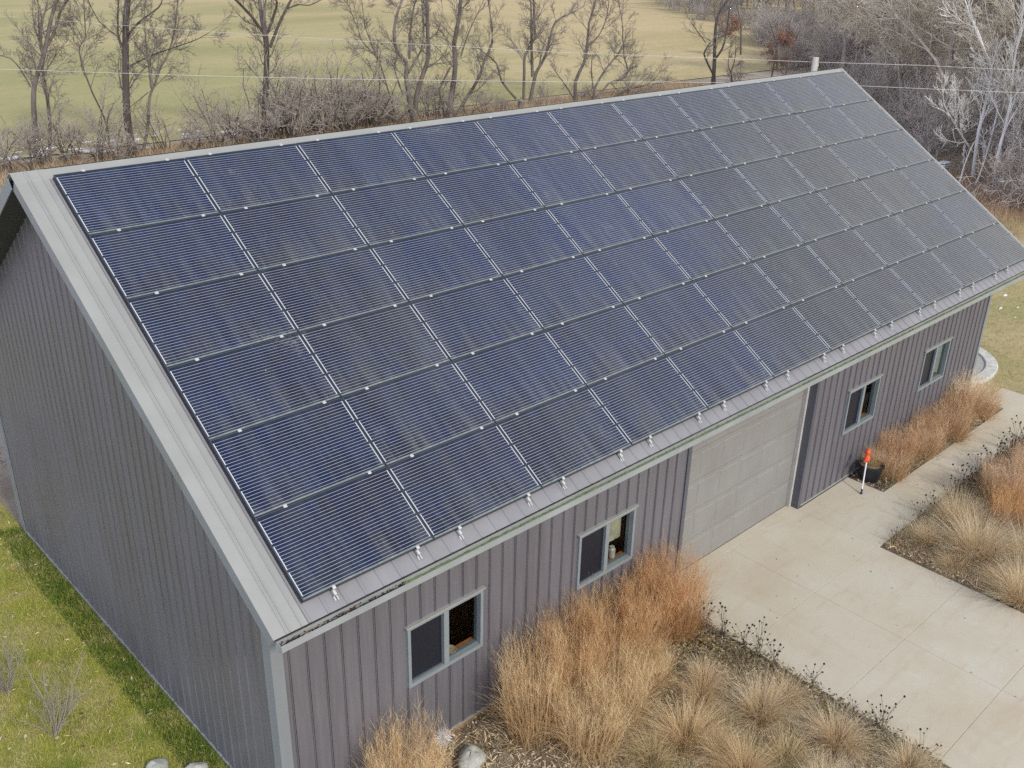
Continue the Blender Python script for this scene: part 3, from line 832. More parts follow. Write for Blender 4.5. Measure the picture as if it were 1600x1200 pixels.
def switchgrass(seed, h, r, n, pal, lean=(0, 0), airy=1.0, arch=0.5):
    rng = np.random.default_rng(seed); a = Acc()
    # arching leaf blades
    m = n
    rr = r * 0.42 * np.sqrt(rng.uniform(0, 1, m)); ph = rng.uniform(0, 2 * PI, m)
    base = np.stack([rr * np.cos(ph), rr * np.sin(ph), np.zeros(m)], -1)
    az = ph + rng.normal(0, 0.7, m)
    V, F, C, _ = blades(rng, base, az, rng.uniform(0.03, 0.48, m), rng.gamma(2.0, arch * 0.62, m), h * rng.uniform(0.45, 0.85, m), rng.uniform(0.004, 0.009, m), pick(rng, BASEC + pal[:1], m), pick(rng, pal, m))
    a.add(V, F, C)
    # upright stems carrying open seed heads
    m = int(n * 0.45)
    rr = r * 0.45 * np.sqrt(rng.uniform(0, 1, m)); ph = rng.uniform(0, 2 * PI, m)
    base = np.stack([rr * np.cos(ph), rr * np.sin(ph), np.zeros(m)], -1)
    az = ph + rng.normal(0, 0.6, m)
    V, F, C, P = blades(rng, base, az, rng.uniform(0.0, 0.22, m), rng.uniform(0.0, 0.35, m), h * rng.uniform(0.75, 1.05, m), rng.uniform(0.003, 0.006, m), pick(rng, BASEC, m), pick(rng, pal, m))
    a.add(V, F, C)
    k = int(9 * airy)
    if k:
        for q in range(k):
            f = rng.uniform(2.3, 3.95, m); i0 = f.astype(int); fr = (f - i0)[:, None]
            bp = P[np.arange(m), i0] * (1 - fr) + P[np.arange(m), np.minimum(i0 + 1, 4)] * fr
            V, F, C, _ = blades(rng, bp, rng.uniform(0, 2 * PI, m), rng.uniform(0.25, 0.9, m), rng.uniform(-0.2, 0.6, m), h * rng.uniform(0.06, 0.17, m), np.full(m, 0.0028), pick(rng, pal, m) * 0.95, pick(rng, pal, m) * 1.12, nseg=2)
            a.add(V, F, C)
    # collapsed leaves spreading round the foot
    m = int(n * 0.3)
    ph = rng.uniform(0, 2 * PI, m); rr = r * rng.uniform(0.2, 0.55, m)
    base = np.stack([rr * np.cos(ph), rr * np.sin(ph), np.zeros(m)], -1)
    V, F, C, _ = blades(rng, base, ph + rng.normal(0, 0.5, m), rng.uniform(0.3, 0.9, m), rng.uniform(0.6, 1.5, m), h * rng.uniform(0.25, 0.5, m), rng.uniform(0.004, 0.009, m), pick(rng, BASEC, m), pick(rng, pal + STRAW, m))
    a.add(V, F, C)
    me = a.mesh('ornamental_grass')
    if lean != (0, 0):
        co = np.empty(len(me.vertices) * 3, np.float32); me.vertices.foreach_get('co', co); co = co.reshape(-1, 3)
        k = (co[:, 2] / h) ** 1.6
        co[:, 0] += lean[0] * k; co[:, 1] += lean[1] * k
        me.vertices.foreach_set('co', co.ravel()); me.update()
    return me

def fountain(seed, h, r, n, pal, droop=1.5, green=0.0):
    rng = np.random.default_rng(seed); a = Acc()
    m = n
    ph = rng.uniform(0, 2 * PI, m); rr = r * 0.26 * np.sqrt(rng.uniform(0, 1, m))
    base = np.stack([rr * np.cos(ph), rr * np.sin(ph), np.zeros(m)], -1)
    p0 = pick(rng, BASEC + [(0.20, 0.20, 0.07)] * int(green * 4), m)
    L = np.sqrt(h * h + r * r) * rng.uniform(0.55, 1.12, m)
    V, F, C, _ = blades(rng, base, ph + rng.normal(0, 0.95, m), rng.uniform(0.05, 1.1, m), rng.uniform(0.2, droop * 1.25, m), L, rng.uniform(0.0025, 0.005, m), p0, pick(rng, pal, m), nseg=5)
    a.add(V, F, C)
    return a.mesh('ornamental_grass')

def plant(name, me, x, y, z, label, cat, group=None, rz=0.0, sc=1.0):
    o = bpy.data.objects.new(name, me); COL.objects.link(o)
    if not me.materials: me.materials.append(M_BLADE)
    h_ = random.Random(int(x * 1000 + y * 77)); e_ = h_.uniform(0.82, 1.22)
    o.location = (x, y, z); o.rotation_euler = (h_.uniform(-0.07, 0.07), h_.uniform(-0.07, 0.07), rz); o.scale = (sc * e_, sc / e_, sc * h_.uniform(0.88, 1.1))
    return tag(o, label, cat, group)

SW = [switchgrass(11, 1.30, 0.95, 900, STRAW + ORANGE[:2], airy=1.0), switchgrass(12, 1.35, 0.95, 950, ORANGE + STRAW[:1], airy=1.2),
      switchgrass(13, 1.05, 0.85, 900, STRAW, airy=0.7, arch=0.9), switchgrass(14, 1.4, 0.95, 950, ORANGE, airy=1.4)]
GL = 'ornamental grasses along the front wall left of the garage door'
plant('ornamental_grass', SW[0], 1.20, -0.62, 0.02, 'tan ornamental grass alone at the wall nearest the front building corner', 'ornamental grass', GL, 0.4, 0.92)
plant('ornamental_grass', SW[0], 3.35, -0.72, 0.02, 'tan grass at the near end of the big clump, beside bare mulch', 'ornamental grass', GL, 2.0, 0.97)
plant('ornamental_grass', SW[1], 4.20, -0.62, 0.02, 'orange-tan grass against the wall, second of the big clump counted from bare mulch', 'ornamental grass', GL, 1.0, 1.0)
plant('ornamental_grass', SW[1], 5.05, -0.60, 0.02, 'orange-brown grass against the wall just below the window left of the garage', 'ornamental grass', GL, 3.3, 0.98)
plant('ornamental_grass', SW[3], 5.80, -0.60, 0.02, 'orange grass against the wall, one short of the garage door', 'ornamental grass', GL, 0.2, 0.95)
plant('ornamental_grass', SW[3], 6.42, -0.62, 0.02, 'tall orange grass at the driveway corner beside the garage door', 'ornamental grass', GL, 4.4, 1.0)
plant('ornamental_grass', SW[2], 3.60, -1.45, 0.02, 'straw-coloured grass at the front of the big clump, nearest the allium ornament', 'ornamental grass', GL, 5.0, 0.95)
plant('ornamental_grass', SW[2], 4.30, -1.30, 0.02, 'straw-coloured grass in the middle of the front rank of the big clump', 'ornamental grass', GL, 1.7, 1.0)
plant('ornamental_grass', SW[2], 5.05, -1.18, 0.02, 'straw-coloured grass at the far end of the front rank of the big clump', 'ornamental grass', GL, 3.9, 0.82)

FO = [fountain(21, 0.45, 0.55, 1400, PALE), fountain(22, 0.55, 0.60, 1500, STRAW, 1.3), fountain(23, 0.40, 0.5, 1300, PALE + [(0.55, 0.40, 0.27)], 1.8), fountain(24, 0.32, 0.42, 700, STRAW + [(0.25, 0.26, 0.09)], 1.7, 0.6), fountain(25, 0.26, 0.6, 1000, STRAW + PALE + RUST[3:], 2.6), fountain(26, 0.30, 0.55, 900, RUST + STRAW + PALE, 2.3)]
GF = 'low fountain grasses in the left planting bed'
for x, y, k, s, lab in ((4.62, -2.30, 1, 1.0, 'yellow-tan fountain grass in front of the big switchgrass clump'),
                        (5.78, -2.72, 0, 1.0, 'pale bleached fountain grass mound in mid bed near the driveway edge'),
                        (6.10, -3.70, 2, 1.05, 'pale fountain grass with browner centre by the driveway edge, farthest from the wall'),
                        (5.35, -3.40, 3, 1.0, 'small fountain grass with green and red-brown blades between two pale mounds'),
                        (4.00, -2.25, 3, 1.1, 'low green-tinged grass tuft at the foot of the big straw clump'),
                        (5.25, -2.25, 3, 0.7, 'smallest green-tinged tuft among leaf litter in mid bed'),
                        (4.75, -3.15, 1, 0.85, 'golden fountain grass mound at the lower edge of the view'),
                        (5.75, -1.75, 2, 0.8, 'flattened pinkish-tan grass behind the pale mound, below the orange clump'),
                        (5.20, -4.05, 0, 0.9, 'pale fountain grass cut off by the bottom of the view'),
                        (6.45, -4.55, 0, 0.8, 'pale fountain grass at the driveway edge in the bottom of the view'), (6.30, -2.75, 4, 0.9, 'flattened straw matted between the pale mound and the driveway edge'), (5.45, -1.95, 5, 0.9, 'low matted dead grass at the foot of the orange clump'), (4.75, -2.75, 4, 0.9, 'flattened straw behind the golden mound at the lower edge')):
    plant('fountain_grass', FO[k], x, y, 0.02, lab, 'fountain grass', GF, x * 7, s)
RW = [switchgrass(31, 0.82, 0.72, 760, RUST + STRAW[:1], airy=0.6, arch=1.0), switchgrass(32, 0.90, 0.75, 760, RUST + ORANGE[:1], airy=0.7, arch=0.9), switchgrass(33, 1.15, 0.7, 600, PALE + RUST[3:], airy=1.3)]
GR = 'rusty grasses along the wall right of the garage door'
for x, k, s, lab in ((13.55, 0, 1.0, 'rust-tan grass right beside the black pot'), (14.25, 1, 0.98, 'rust grass, second in the wall row from the black pot'), (14.95, 0, 0.95, 'rust grass, third in the wall row from the black pot'),
                     (15.6, 1, 0.98, 'rust grass, fourth in the wall row from the black pot'), (16.3, 0, 1.0, 'rust grass in the wall row under the far window'), (17.0, 1, 1.0, 'rust grass, second last in the wall row'), (17.75, 0, 1.05, 'rust grass at the far end of the wall row by the walkway'),
                     ):
    plant('ornamental_grass', RW[k], x, -0.46 + 0.09 * math.sin(x * 4.1), 0.02, lab, 'ornamental grass', GR, x * 5, s * (0.93 + 0.12 * math.sin(x * 9.7)))
plant('ornamental_grass', RW[2], 17.5, -0.22, 0.02, 'tall wispy pale grass behind the wall row near the far building corner', 'ornamental grass', GR, 1.0, 1.0)

RB = [switchgrass(41, 0.95, 0.8, 850, ORANGE, airy=1.2), switchgrass(42, 0.85, 0.8, 800, RUST + PALE[:1], airy=1.4), fountain(43, 0.75, 0.85, 2200, PALE, 1.2), fountain(44, 0.7, 0.75, 1800, PALE + STRAW[:1], 1.0), fountain(45, 0.35, 0.6, 1100, PALE + RUST[3:], 2.2), fountain(46, 0.28, 0.65, 1000, STRAW + PALE, 2.6)]
GB = 'grasses in the right planting bed beside the driveway'
for x, y, k, s, lab in ((11.95, -3.05, 2, 0.95, 'large pale fountain grass spraying out like a star in the right bed'), (12.75, -2.35, 3, 0.9, 'pale upright fountain grass near the corner of the right bed'),
                        (13.55, -3.00, 0, 1.0, 'orange switchgrass behind the star-shaped pale grass'), (14.35, -2.55, 1, 1.0, 'pinkish-tan airy grass in the right bed, in front of dark coneflowers'),
                        (15.3, -2.6, 1, 1.0, 'farther pinkish-tan airy grass in the right bed'), (11.30, -4.10, 3, 0.9, 'pale grass at the driveway edge of the right bed'),
                        (12.55, -3.70, 2, 0.8, 'pale fountain grass behind the star-shaped one'), (13.2, -4.0, 0, 0.95, 'orange switchgrass at the right edge of the view'), (12.0, -4.8, 3, 0.9, 'pale grass at the right edge of the view, nearest the viewer'),
                        (11.75, -2.25, 3, 0.55, 'small tan tuft at the very corner of the right bed'), (11.4, -2.9, 4, 0.8, 'low matted tan grass at the driveway edge just below the bed corner'), (12.3, -2.95, 4, 0.9, 'low matted tan grass between the bed corner tuft and the star-shaped grass'), (11.5, -3.6, 5, 0.75, 'flattened straw grass at the driveway edge in front of the star-shaped grass'), (13.05, -2.75, 5, 0.9, 'flattened straw grass before the orange switchgrass')):
    plant('ornamental_grass', RB[k], x, y, 0.02, lab, 'ornamental grass', GB, x * 3, s)

# ------------------------------------------------------------------ dried coneflowers with black heads
def coneflower(seed, h, n, spread):
    rng = random.Random(seed)
    st = MB(); hd = []
    for i in range(n):
        a = rng.uniform(0, 6.28); sp = rng.uniform(0.1, 1) * spread; hh = h * rng.uniform(0.6, 1.05)
        b = Vector((rng.uniform(-0.06, 0.06), rng.uniform(-0.06, 0.06), 0)); tip = Vector((math.cos(a) * sp, math.sin(a) * sp, hh))
        mid = b.lerp(tip, 0.5) + Vector((0, 0, 0.08 * hh)) - Vector((math.cos(a), math.sin(a), 0)) * sp * 0.15
        st.tube([b, mid, tip], [0.0042, 0.0035, 0.003], 4)
        if rng.random() < 0.6:
            a2 = a + rng.uniform(-1, 1); t2 = mid + Vector((math.cos(a2) * 0.1, math.sin(a2) * 0.1, hh * 0.32))
            st.tube([mid, t2], [0.003, 0.0025], 4); hd.append((t2, rng.uniform(0.010, 0.015)))
        hd.append((tip, rng.uniform(0.014, 0.022)))
        for q in range(3):
            f = rng.uniform(0.1, 0.6); p = b.lerp(tip, f); a3 = rng.uniform(0, 6.28); l = rng.uniform(0.04, 0.09)
            u = Vector((math.cos(a3), math.sin(a3), -0.5)) * l; w = Vector((-math.sin(a3), math.cos(a3), 0.2)) * l * 0.2
            st.add([p, p + u * 0.5 + w, p + u, p + u * 0.5 - w], [(0, 1, 2, 3)])
    return st, hd
M_STEM = plain('dry_stem', (0.11, 0.085, 0.055), 0.8, var=0.4)
M_HEAD = plain('black_seed_head', (0.012, 0.010, 0.010), 0.9, var=0.3)
mb = MB(); mb.lathe([(0.0, -1), (0.75, -0.7), (1.0, 0.0), (0.7, 0.75), (0.0, 1)], 8); HEAD = mb.build('seed_head', M_HEAD, smooth=True); HEAD_ME = HEAD.data; bpy.data.objects.remove(HEAD)
CF = []
for sd, h, n, sp in ((1, 0.62, 7, 0.26), (2, 0.70, 9, 0.30), (3, 0.55, 6, 0.22), (4, 0.66, 12, 0.34)):
    st, hd = coneflower(sd, h, n, sp)
    a = st.build('stems', M_STEM); CF.append((a.data, hd)); bpy.data.objects.remove(a)
def cone(x, y, k, s, lab, grp):
    t = empty('coneflower', (x, y, 0.02), (0, 0, x * 9 + y * 5)); t.scale = (s, s, s); tag(t, lab, 'coneflower', grp)
    o = bpy.data.objects.new('stems', CF[k][0]); COL.objects.link(o); o.parent = t
    for p, r in CF[k][1]:
        o = bpy.data.objects.new('seed_head', HEAD_ME); COL.objects.link(o); o.parent = t; o.location = p; o.scale = (r, r, r)
GC = 'dried coneflowers along the left edge of the driveway'
ol = ['first', 'second', 'third', 'fourth', 'fifth', 'sixth', 'seventh', 'eighth', 'ninth', 'tenth', 'eleventh', 'twelfth', 'thirteenth', 'fourteenth']
for i, (x, y, k, s) in enumerate(((6.84, -1.02, 2, 1.0), (6.80, -1.35, 1, 0.9), (6.86, -1.65, 0, 0.8), (6.84, -1.95, 1, 0.9), (6.85, -2.25, 2, 0.9), (6.86, -2.85, 0, 0.8), (6.80, -3.55, 2, 0.6), (6.84, -3.95, 3, 0.85), (6.70, -4.6, 0, 0.8))):
    cone(x, y, k, s, 'dried black-headed coneflower at the left driveway edge, %s from the garage' % ol[i], GC)
GC2 = 'dried coneflowers along the walkway edge of the right bed'
for i, (x, y, k, s) in enumerate(((11.35, -1.85, 2, 0.55), (12.3, -1.82, 0, 0.8), (12.75, -1.85, 2, 0.9), (13.45, -1.84, 0, 0.8), (13.75, -1.92, 3, 0.9), (14.1, -1.82, 1, 0.9), (14.45, -1.95, 3, 0.9), (14.85, -1.83, 1, 0.9), (15.3, -1.9, 3, 0.95), (15.75, -1.84, 1, 0.95), (16.2, -1.92, 3, 0.95), (16.65, -1.85, 1, 1.0), (17.1, -1.9, 3, 0.95), (17.45, -1.9, 1, 0.9))):
    cone(x, y, k, s, 'dried black-headed coneflower at the walkway edge, %s from the bed corner' % ol[i], GC2)
for i, (x, y, k, s, lab) in enumerate(((11.7, -3.35, 3, 0.7, 'dried coneflower standing in the star-shaped pale grass'), (11.5, -2.75, 2, 0.6, 'sparse dried coneflower just inside the corner of the right bed'), (12.2, -4.2, 0, 0.7, 'dried coneflower between pale grasses at the edge of the view'), (12.55, -2.9, 2, 0.7, 'dried coneflower behind the star-shaped pale grass'), (11.25, -2.1, 3, 0.45, 'short dark coneflower remains at the very tip of the right bed'))):
    cone(x, y, k, s, lab, 'dried coneflowers inside the right bed')

# dark leafy remains of perennials at the bed edge
def litter(name, boxes, n, pal, size, seed, zr=(0.02, 0.07), thin=(0.25, 0.7)):
    rng = np.random.default_rng(seed)
    w = np.array([(b[1] - b[0]) * (b[3] - b[2]) for b in boxes]); w = w / w.sum()
    bi = rng.choice(len(boxes), n, p=w); B = np.array(boxes)[bi]
    x = B[:, 0] + (B[:, 1] - B[:, 0]) * rng.uniform(0, 1, n); y = B[:, 2] + (B[:, 3] - B[:, 2]) * rng.uniform(0, 1, n)
    z = rng.uniform(zr[0], zr[1], n) if len(zr) == 2 else zr[2](x, y) + rng.uniform(zr[0], zr[1], n)
    a = rng.uniform(0, 2 * PI, n); l = size * rng.uniform(0.5, 1.3, n); wd = l * rng.uniform(thin[0], thin[1], n)
    u = np.stack([np.cos(a) * l, np.sin(a) * l, rng.normal(0, 0.35, n) * l], -1); v = np.stack([-np.sin(a) * wd, np.cos(a) * wd, rng.normal(0, 0.4, n) * wd], -1)
    c = np.stack([x, y, z], -1)
    V = np.stack([c - u, c + v * 0.8 + [0, 0, .3] * wd[:, None], c + u, c - v], 1).reshape(-1, 3)
    F = (np.arange(n) * 4)[:, None] + np.arange(4)[None, :]
    C = np.repeat(pick(rng, pal, n, 0.25), 4, 0)
    o = link_mesh(name, np_mesh(name, V, [F], C), M_LEAF)
    return tag(o, None, None, None, 'stuff')
BROWN = [(0.30, 0.21, 0.14), (0.42, 0.31, 0.20), (0.20, 0.14, 0.09), (0.54, 0.42, 0.29), (0.60, 0.52, 0.42), (0.24, 0.24, 0.10), (0.72, 0.64, 0.52), (0.66, 0.52, 0.34)]
DARK = [(0.10, 0.078, 0.06), (0.17, 0.13, 0.09), (0.20, 0.20, 0.075), (0.30, 0.23, 0.16), (0.07, 0.055, 0.045), (0.30, 0.26, 0.10), (0.40, 0.32, 0.22)]
tag(litter('leaf_litter', [(-0.4, 6.9, -5.2, -0.05), (11.12, 17.5, -5.5, -1.75), (12.95, 18.6, -0.78, -0.05)], 38000, BROWN, 0.024, 61), 'brown leaf litter and bark chips over the planting beds', 'leaf litter')
tag(litter('dead_perennials', [(6.45, 6.93, -4.8, -0.75), (12.8, 17.5, -2.15, -1.74), (5.0, 6.6, -1.7, -1.05), (12.98, 18.6, -0.82, -0.66)], 9000, DARK, 0.030, 62, (0.02, 0.17)), 'dark matted perennial leaves along the bed edges', 'dead leaves')

STRAWP = [(0.72, 0.58, 0.36), (0.60, 0.46, 0.27), (0.80, 0.70, 0.50), (0.46, 0.32, 0.19), (0.36, 0.24, 0.14)]
tag(litter('flattened_straw', [(2.9, 6.85, -5.2, -1.3), (11.12, 16.5, -5.4, -1.74), (0.3, 3.0, -1.6, -0.1)], 15000, STRAWP, 0.085, 65, (0.02, 0.11), (0.035, 0.09)), 'flattened broken straw matted over the planting beds', 'straw')
def tufts(name, boxes, n, pal, h, seed, label, m=None, zf_=None, width=(0.003, 0.006), curve=(0.3, 1.3)):
    rng = np.random.default_rng(seed); a = Acc()
    w = np.array([(b[1] - b[0]) * (b[3] - b[2]) for b in boxes]); w = w / w.sum()
    bi = rng.choice(len(boxes), n, p=w); B = np.array(boxes)[bi]
    x = B[:, 0] + (B[:, 1] - B[:, 0]) * rng.uniform(0, 1, n); y = B[:, 2] + (B[:, 3] - B[:, 2]) * rng.uniform(0, 1, n)
    z = np.full(n, 0.01) if zf_ is None else zf_(x, y)
    # patchy height and colour
    pt = np.sin(x * 3.1 + np.sin(y * 2.3) * 1.7) * np.sin(y * 2.7 + np.sin(x * 1.9) * 2.1) + 0.5 * np.sin(x * 7.3 + y * 5.1 + np.sin(y * 6) * 2) + rng.normal(0, 0.25, n)
    c = pick(rng, pal, n, 0.18)
    order = np.argsort(np.array(pal)[:, 1] - np.array(pal)[:, 0])          # tan ... green
    q = np.clip(((pt + 1.5) / 3 * len(pal)).astype(int), 0, len(pal) - 1)
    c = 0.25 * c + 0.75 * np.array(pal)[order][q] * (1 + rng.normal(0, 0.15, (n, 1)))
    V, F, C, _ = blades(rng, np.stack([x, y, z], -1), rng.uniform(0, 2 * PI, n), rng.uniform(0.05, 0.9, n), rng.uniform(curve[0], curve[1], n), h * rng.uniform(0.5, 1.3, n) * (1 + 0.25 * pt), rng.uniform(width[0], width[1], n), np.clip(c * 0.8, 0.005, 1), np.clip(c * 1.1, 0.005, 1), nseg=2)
    a.add(V, F, C)
    o = link_mesh(name, a.mesh(name), m or M_LAWNB)
    return tag(o, label, 'grass', None, 'stuff')
LAWNP = [(0.36, 0.43, 0.055), (0.52, 0.53, 0.10), (0.60, 0.53, 0.21), (0.16, 0.27, 0.03), (0.55, 0.53, 0.12), (0.74, 0.63, 0.36)]
zl = lambda x, y: -0.03 - 0.27 * np.clip(y / 10, 0, 1) + 0.012
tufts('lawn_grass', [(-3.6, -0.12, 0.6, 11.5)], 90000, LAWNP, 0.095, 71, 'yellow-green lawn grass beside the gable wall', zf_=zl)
tufts('lush_grass', [(-0.50, -0.08, 1.2, 9.5)], 9000, [(0.06, 0.13, 0.02), (0.09, 0.16, 0.025), (0.13, 0.18, 0.03)], 0.11, 72, 'dark lush grass strip at the foot of the gable wall', zf_=zl, width=(0.004, 0.008))
tufts('bed_tufts', [(3.0, 6.75, -5.2, -1.5), (11.12, 15.5, -5.4, -1.76), (11.12, 13.2, -4.8, -1.78)], 46000, [(0.56, 0.43, 0.25), (0.66, 0.52, 0.32), (0.38, 0.34, 0.14), (0.74, 0.61, 0.40), (0.48, 0.33, 0.19), (0.26, 0.28, 0.10)], 0.20, 73, 'thin tan and green grass tufts among the bed litter', zf_=None, curve=(0.5, 2.2))
tufts('far_lawn_grass', [(19.95, 31, -7, 7)], 26000, [(0.38, 0.36, 0.16), (0.50, 0.41, 0.23), (0.30, 0.34, 0.11), (0.58, 0.48, 0.29)], 0.10, 74, 'bleached lawn grass beyond the far gable', zf_=zl, width=(0.006, 0.012))
tag(litter('fallen_leaves', [(-3.6, -0.15, 0.8, 11.0)], 800, [(0.42, 0.30, 0.18), (0.34, 0.20, 0.11), (0.55, 0.45, 0.32), (0.25, 0.13, 0.07)], 0.035, 63, (0.03, 0.06, zl)), 'scattered fallen leaves on the lawn beside the gable wall', 'fallen leaves')

tag(litter('blown_leaves', [(7.0, 11.0, -6, -0.1), (11.1, 12.8, -1.65, -0.1), (12.9, 19, -1.65, -0.85)], 38, [(0.30, 0.20, 0.12), (0.18, 0.11, 0.07), (0.55, 0.48, 0.38), (0.10, 0.07, 0.05)], 0.020, 64, (0.034, 0.042)), 'a few dry leaves and crumbs blown over the concrete', 'leaves')
tufts('dead_stalks', [(4.6, 6.85, -4.9, -1.6), (11.15, 16.5, -5.2, -1.78), (3.0, 5.4, -2.6, -1.9)], 5200, [(0.14, 0.09, 0.06), (0.22, 0.15, 0.10), (0.30, 0.20, 0.13), (0.10, 0.07, 0.05)], 0.26, 75, 'thin dark dead stalks among the straw in the beds', zf_=None, width=(0.004, 0.008), curve=(0.0, 0.7))
# small green rosettes in the beds
def rosette(seed, r, pal):
    rng = np.random.default_rng(seed); a = Acc(); m = 46
    ph = rng.uniform(0, 2 * PI, m)
    V, F, C, _ = blades(rng, np.zeros((m, 3)), ph, rng.uniform(0.2, 1.0, m), rng.uniform(0.3, 1.0, m), r * rng.uniform(0.6, 1.2, m), np.full(m, 0.030), pick(rng, pal, m), pick(rng, pal, m), nseg=4, twist=np.zeros(m))
    a.add(V, F, C); return a.mesh('green_rosette')
ROS = rosette(3, 0.20, [(0.07, 0.13, 0.04), (0.13, 0.18, 0.07), (0.10, 0.17, 0.09)])
for x, y, s, lab in ((5.25, -2.95, 0.8, 'grey-green leafy rosette among litter between two pale grass mounds'), (6.55, -3.15, 0.7, 'green leafy rosette near the left driveway edge'), (11.25, -3.75, 1.2, 'dark green leafy clump at the driveway edge of the right bed'), (13.35, -2.1, 1.1, 'green leafy clump under the dark coneflowers by the walkway'), (4.3, -2.75, 0.9, 'green leafy clump at the bottom of the view in the left bed')):
    plant('green_rosette', ROS, x, y, 0.03, lab, 'leafy plant', 'green leafy plants in the beds', x * 3, s)

# ------------------------------------------------------------------ stones, ornament, pot, stake
def stone(x, y, z, sx, sy, sz, seed, m, label):
    rng = random.Random(seed); mb = MB(); n, k = 14, 9
    f = [rng.uniform(-1, 1) for _ in range(8)]
    vs, fs = [], []
    for i in range(k + 1):
        t = PI * i / k
        for j in range(n):
            a = 2 * PI * j / n
            r = 1 + 0.10 * math.sin(2 * a + f[0] * 3 + t) + 0.07 * math.sin(3 * a + f[1] * 4 - t * 2) + 0.05 * math.sin(5 * t + f[2] * 4 + a)
            vs.append((sx * r * math.sin(t) * math.cos(a), sy * r * math.sin(t) * math.sin(a), sz * (0.55 + r * math.cos(t) * (0.85 if t < PI / 2 else 0.6))))
    for i in range(k):
        for j in range(n): fs.append((i * n + j, i * n + (j + 1) % n, (i + 1) * n + (j + 1) % n, (i + 1) * n + j))
    mb.add(vs, [q[::-1] for q in fs]); o = mb.build('stone', m, smooth=True); o.location = (x, y, z); tag(o, label, 'stone', 'pale garden stones')
def m_stone():
    t = NT('pale_limestone'); f = t.noise(t.coord(), 4, 7, 0.7); g2 = t.noise(t.coord(), 22, 5, 0.7)
    b = t.mix(0.4, t.ramp(f, [(0.3, (0.30, 0.31, 0.27)), (0.7, (0.50, 0.49, 0.43))]), t.ramp(g2, [(0.35, (0.20, 0.21, 0.17)), (0.65, (0.55, 0.54, 0.48))]))
    t.bump(g2, 0.5, 0.02); return t.set(b, 0.9, 0.0, 0.2)
M_STONE = m_stone()
stone(-0.79, 2.03, -0.08, 0.17, 0.14, 0.13, 1, M_STONE, 'pale stone on the lawn, farther from the gable wall of a pair')
stone(-0.43, 1.67, -0.08, 0.17, 0.13, 0.12, 2, M_STONE, 'pale stone on the lawn, closer to the gable wall of a pair')
stone(2.28, -0.62, 0.0, 0.22, 0.18, 0.17, 3, M_STONE, 'pale round stone on the mulch beside the allium ornament')

al = empty('allium_ornament', (2.02, -0.36, 0.02)); tag(al, 'pale blue spiky metal allium ball on a stem in the mulch', 'garden ornament')
M_ALLIUM = plain('pale_blue_metal', (0.62, 0.68, 0.74), 0.4, 0.2)
mb = MB(); mb.tube([(0, 0, 0), (0.005, 0, 0.2), (0, 0, 0.40)], 0.006, 6); mb.build('stem', M_SEAL, al)
mb = MB(); rr = random.Random(4)
for i in range(110):
    z = 1 - 2 * (i + 0.5) / 110; a = i * 2.399963; q = math.sqrt(1 - z * z); d = Vector((q * math.cos(a), q * math.sin(a), z)); l = 0.135 * rr.uniform(0.85, 1.05); c = Vector((0, 0, 0.42))
    mb.tube([c + d * 0.015, c + d * l], [0.0026, 0.0016], 4)
mb.lathe([(0, -0.02), (0.016, -0.01), (0.02, 0), (0.016, 0.01), (0, 0.02)], 10, (0, 0, 0.42), 1)
mb.build('spiky_head', [M_ALLIUM, M_BLACK], al)

pot = empty('plant_pot', (13.18, -0.36, 0.02)); pot.scale = (0.92, 0.92, 0.92); tag(pot, 'round black plastic pot of dried grass at the wall', 'plant pot')
mb = MB(); mb.lathe([(0.0, 0.0), (0.19, 0.0), (0.25, 0.34), (0.27, 0.35), (0.27, 0.40), (0.245, 0.40), (0.235, 0.34), (0.0, 0.33)], 32); mb.build('tub', M_BLACK, pot, smooth=False)
mb = MB(); mb.lathe([(0.0, 0.355), (0.12, 0.35), (0.233, 0.342)], 20); mb.build('soil', M_MULCH, pot)
me = fountain(51, 0.35, 0.3, 260, STRAW, 1.0); o = link_mesh('dried_grass', me, M_BLADE, pot); o.location = (0.02, 0, 0.34)

st = empty('marker_stake', (12.51, -0.56, 0.03)); tag(st, 'white marker stake with orange-red top leaning on the black pot', 'stake')
b0, b1 = Vector((0, 0, 0)), Vector((0.41, 0.21, 0.79)); dv = (b1 - b0)
mb = MB(); mb.tube([b0 + dv * 0.10, b0 + dv * 0.74], 0.0135, 10); mb.build('shaft', M_WHITE, st)
mb = MB(); mb.tube([b0, b0 + dv * 0.02, b0 + dv * 0.05, b0 + dv * 0.115], [0.024, 0.025, 0.018, 0.017], 10); mb.build('rubber_foot', M_BLACK, st)
mb = MB(); mb.tube([b0 + dv * 0.70, b0 + dv * 0.73, b0 + dv * 0.79, b0 + dv * 0.84, b0 + dv * 0.86, b0 + dv * 0.90, b0 + dv * 0.97, b0 + dv * 1.0], [0.022, 0.052, 0.060, 0.050, 0.024, 0.050, 0.046, 0.018], 10)
mb.tube([b0 + dv * 0.80 + Vector((-0.05, 0, 0)), b0 + dv * 0.80 + Vector((-0.085, 0, -0.05)), b0 + dv * 0.72 + Vector((-0.05, 0, 0))], 0.012, 6)
mb.build('orange_grip', M_ORANGE, st)

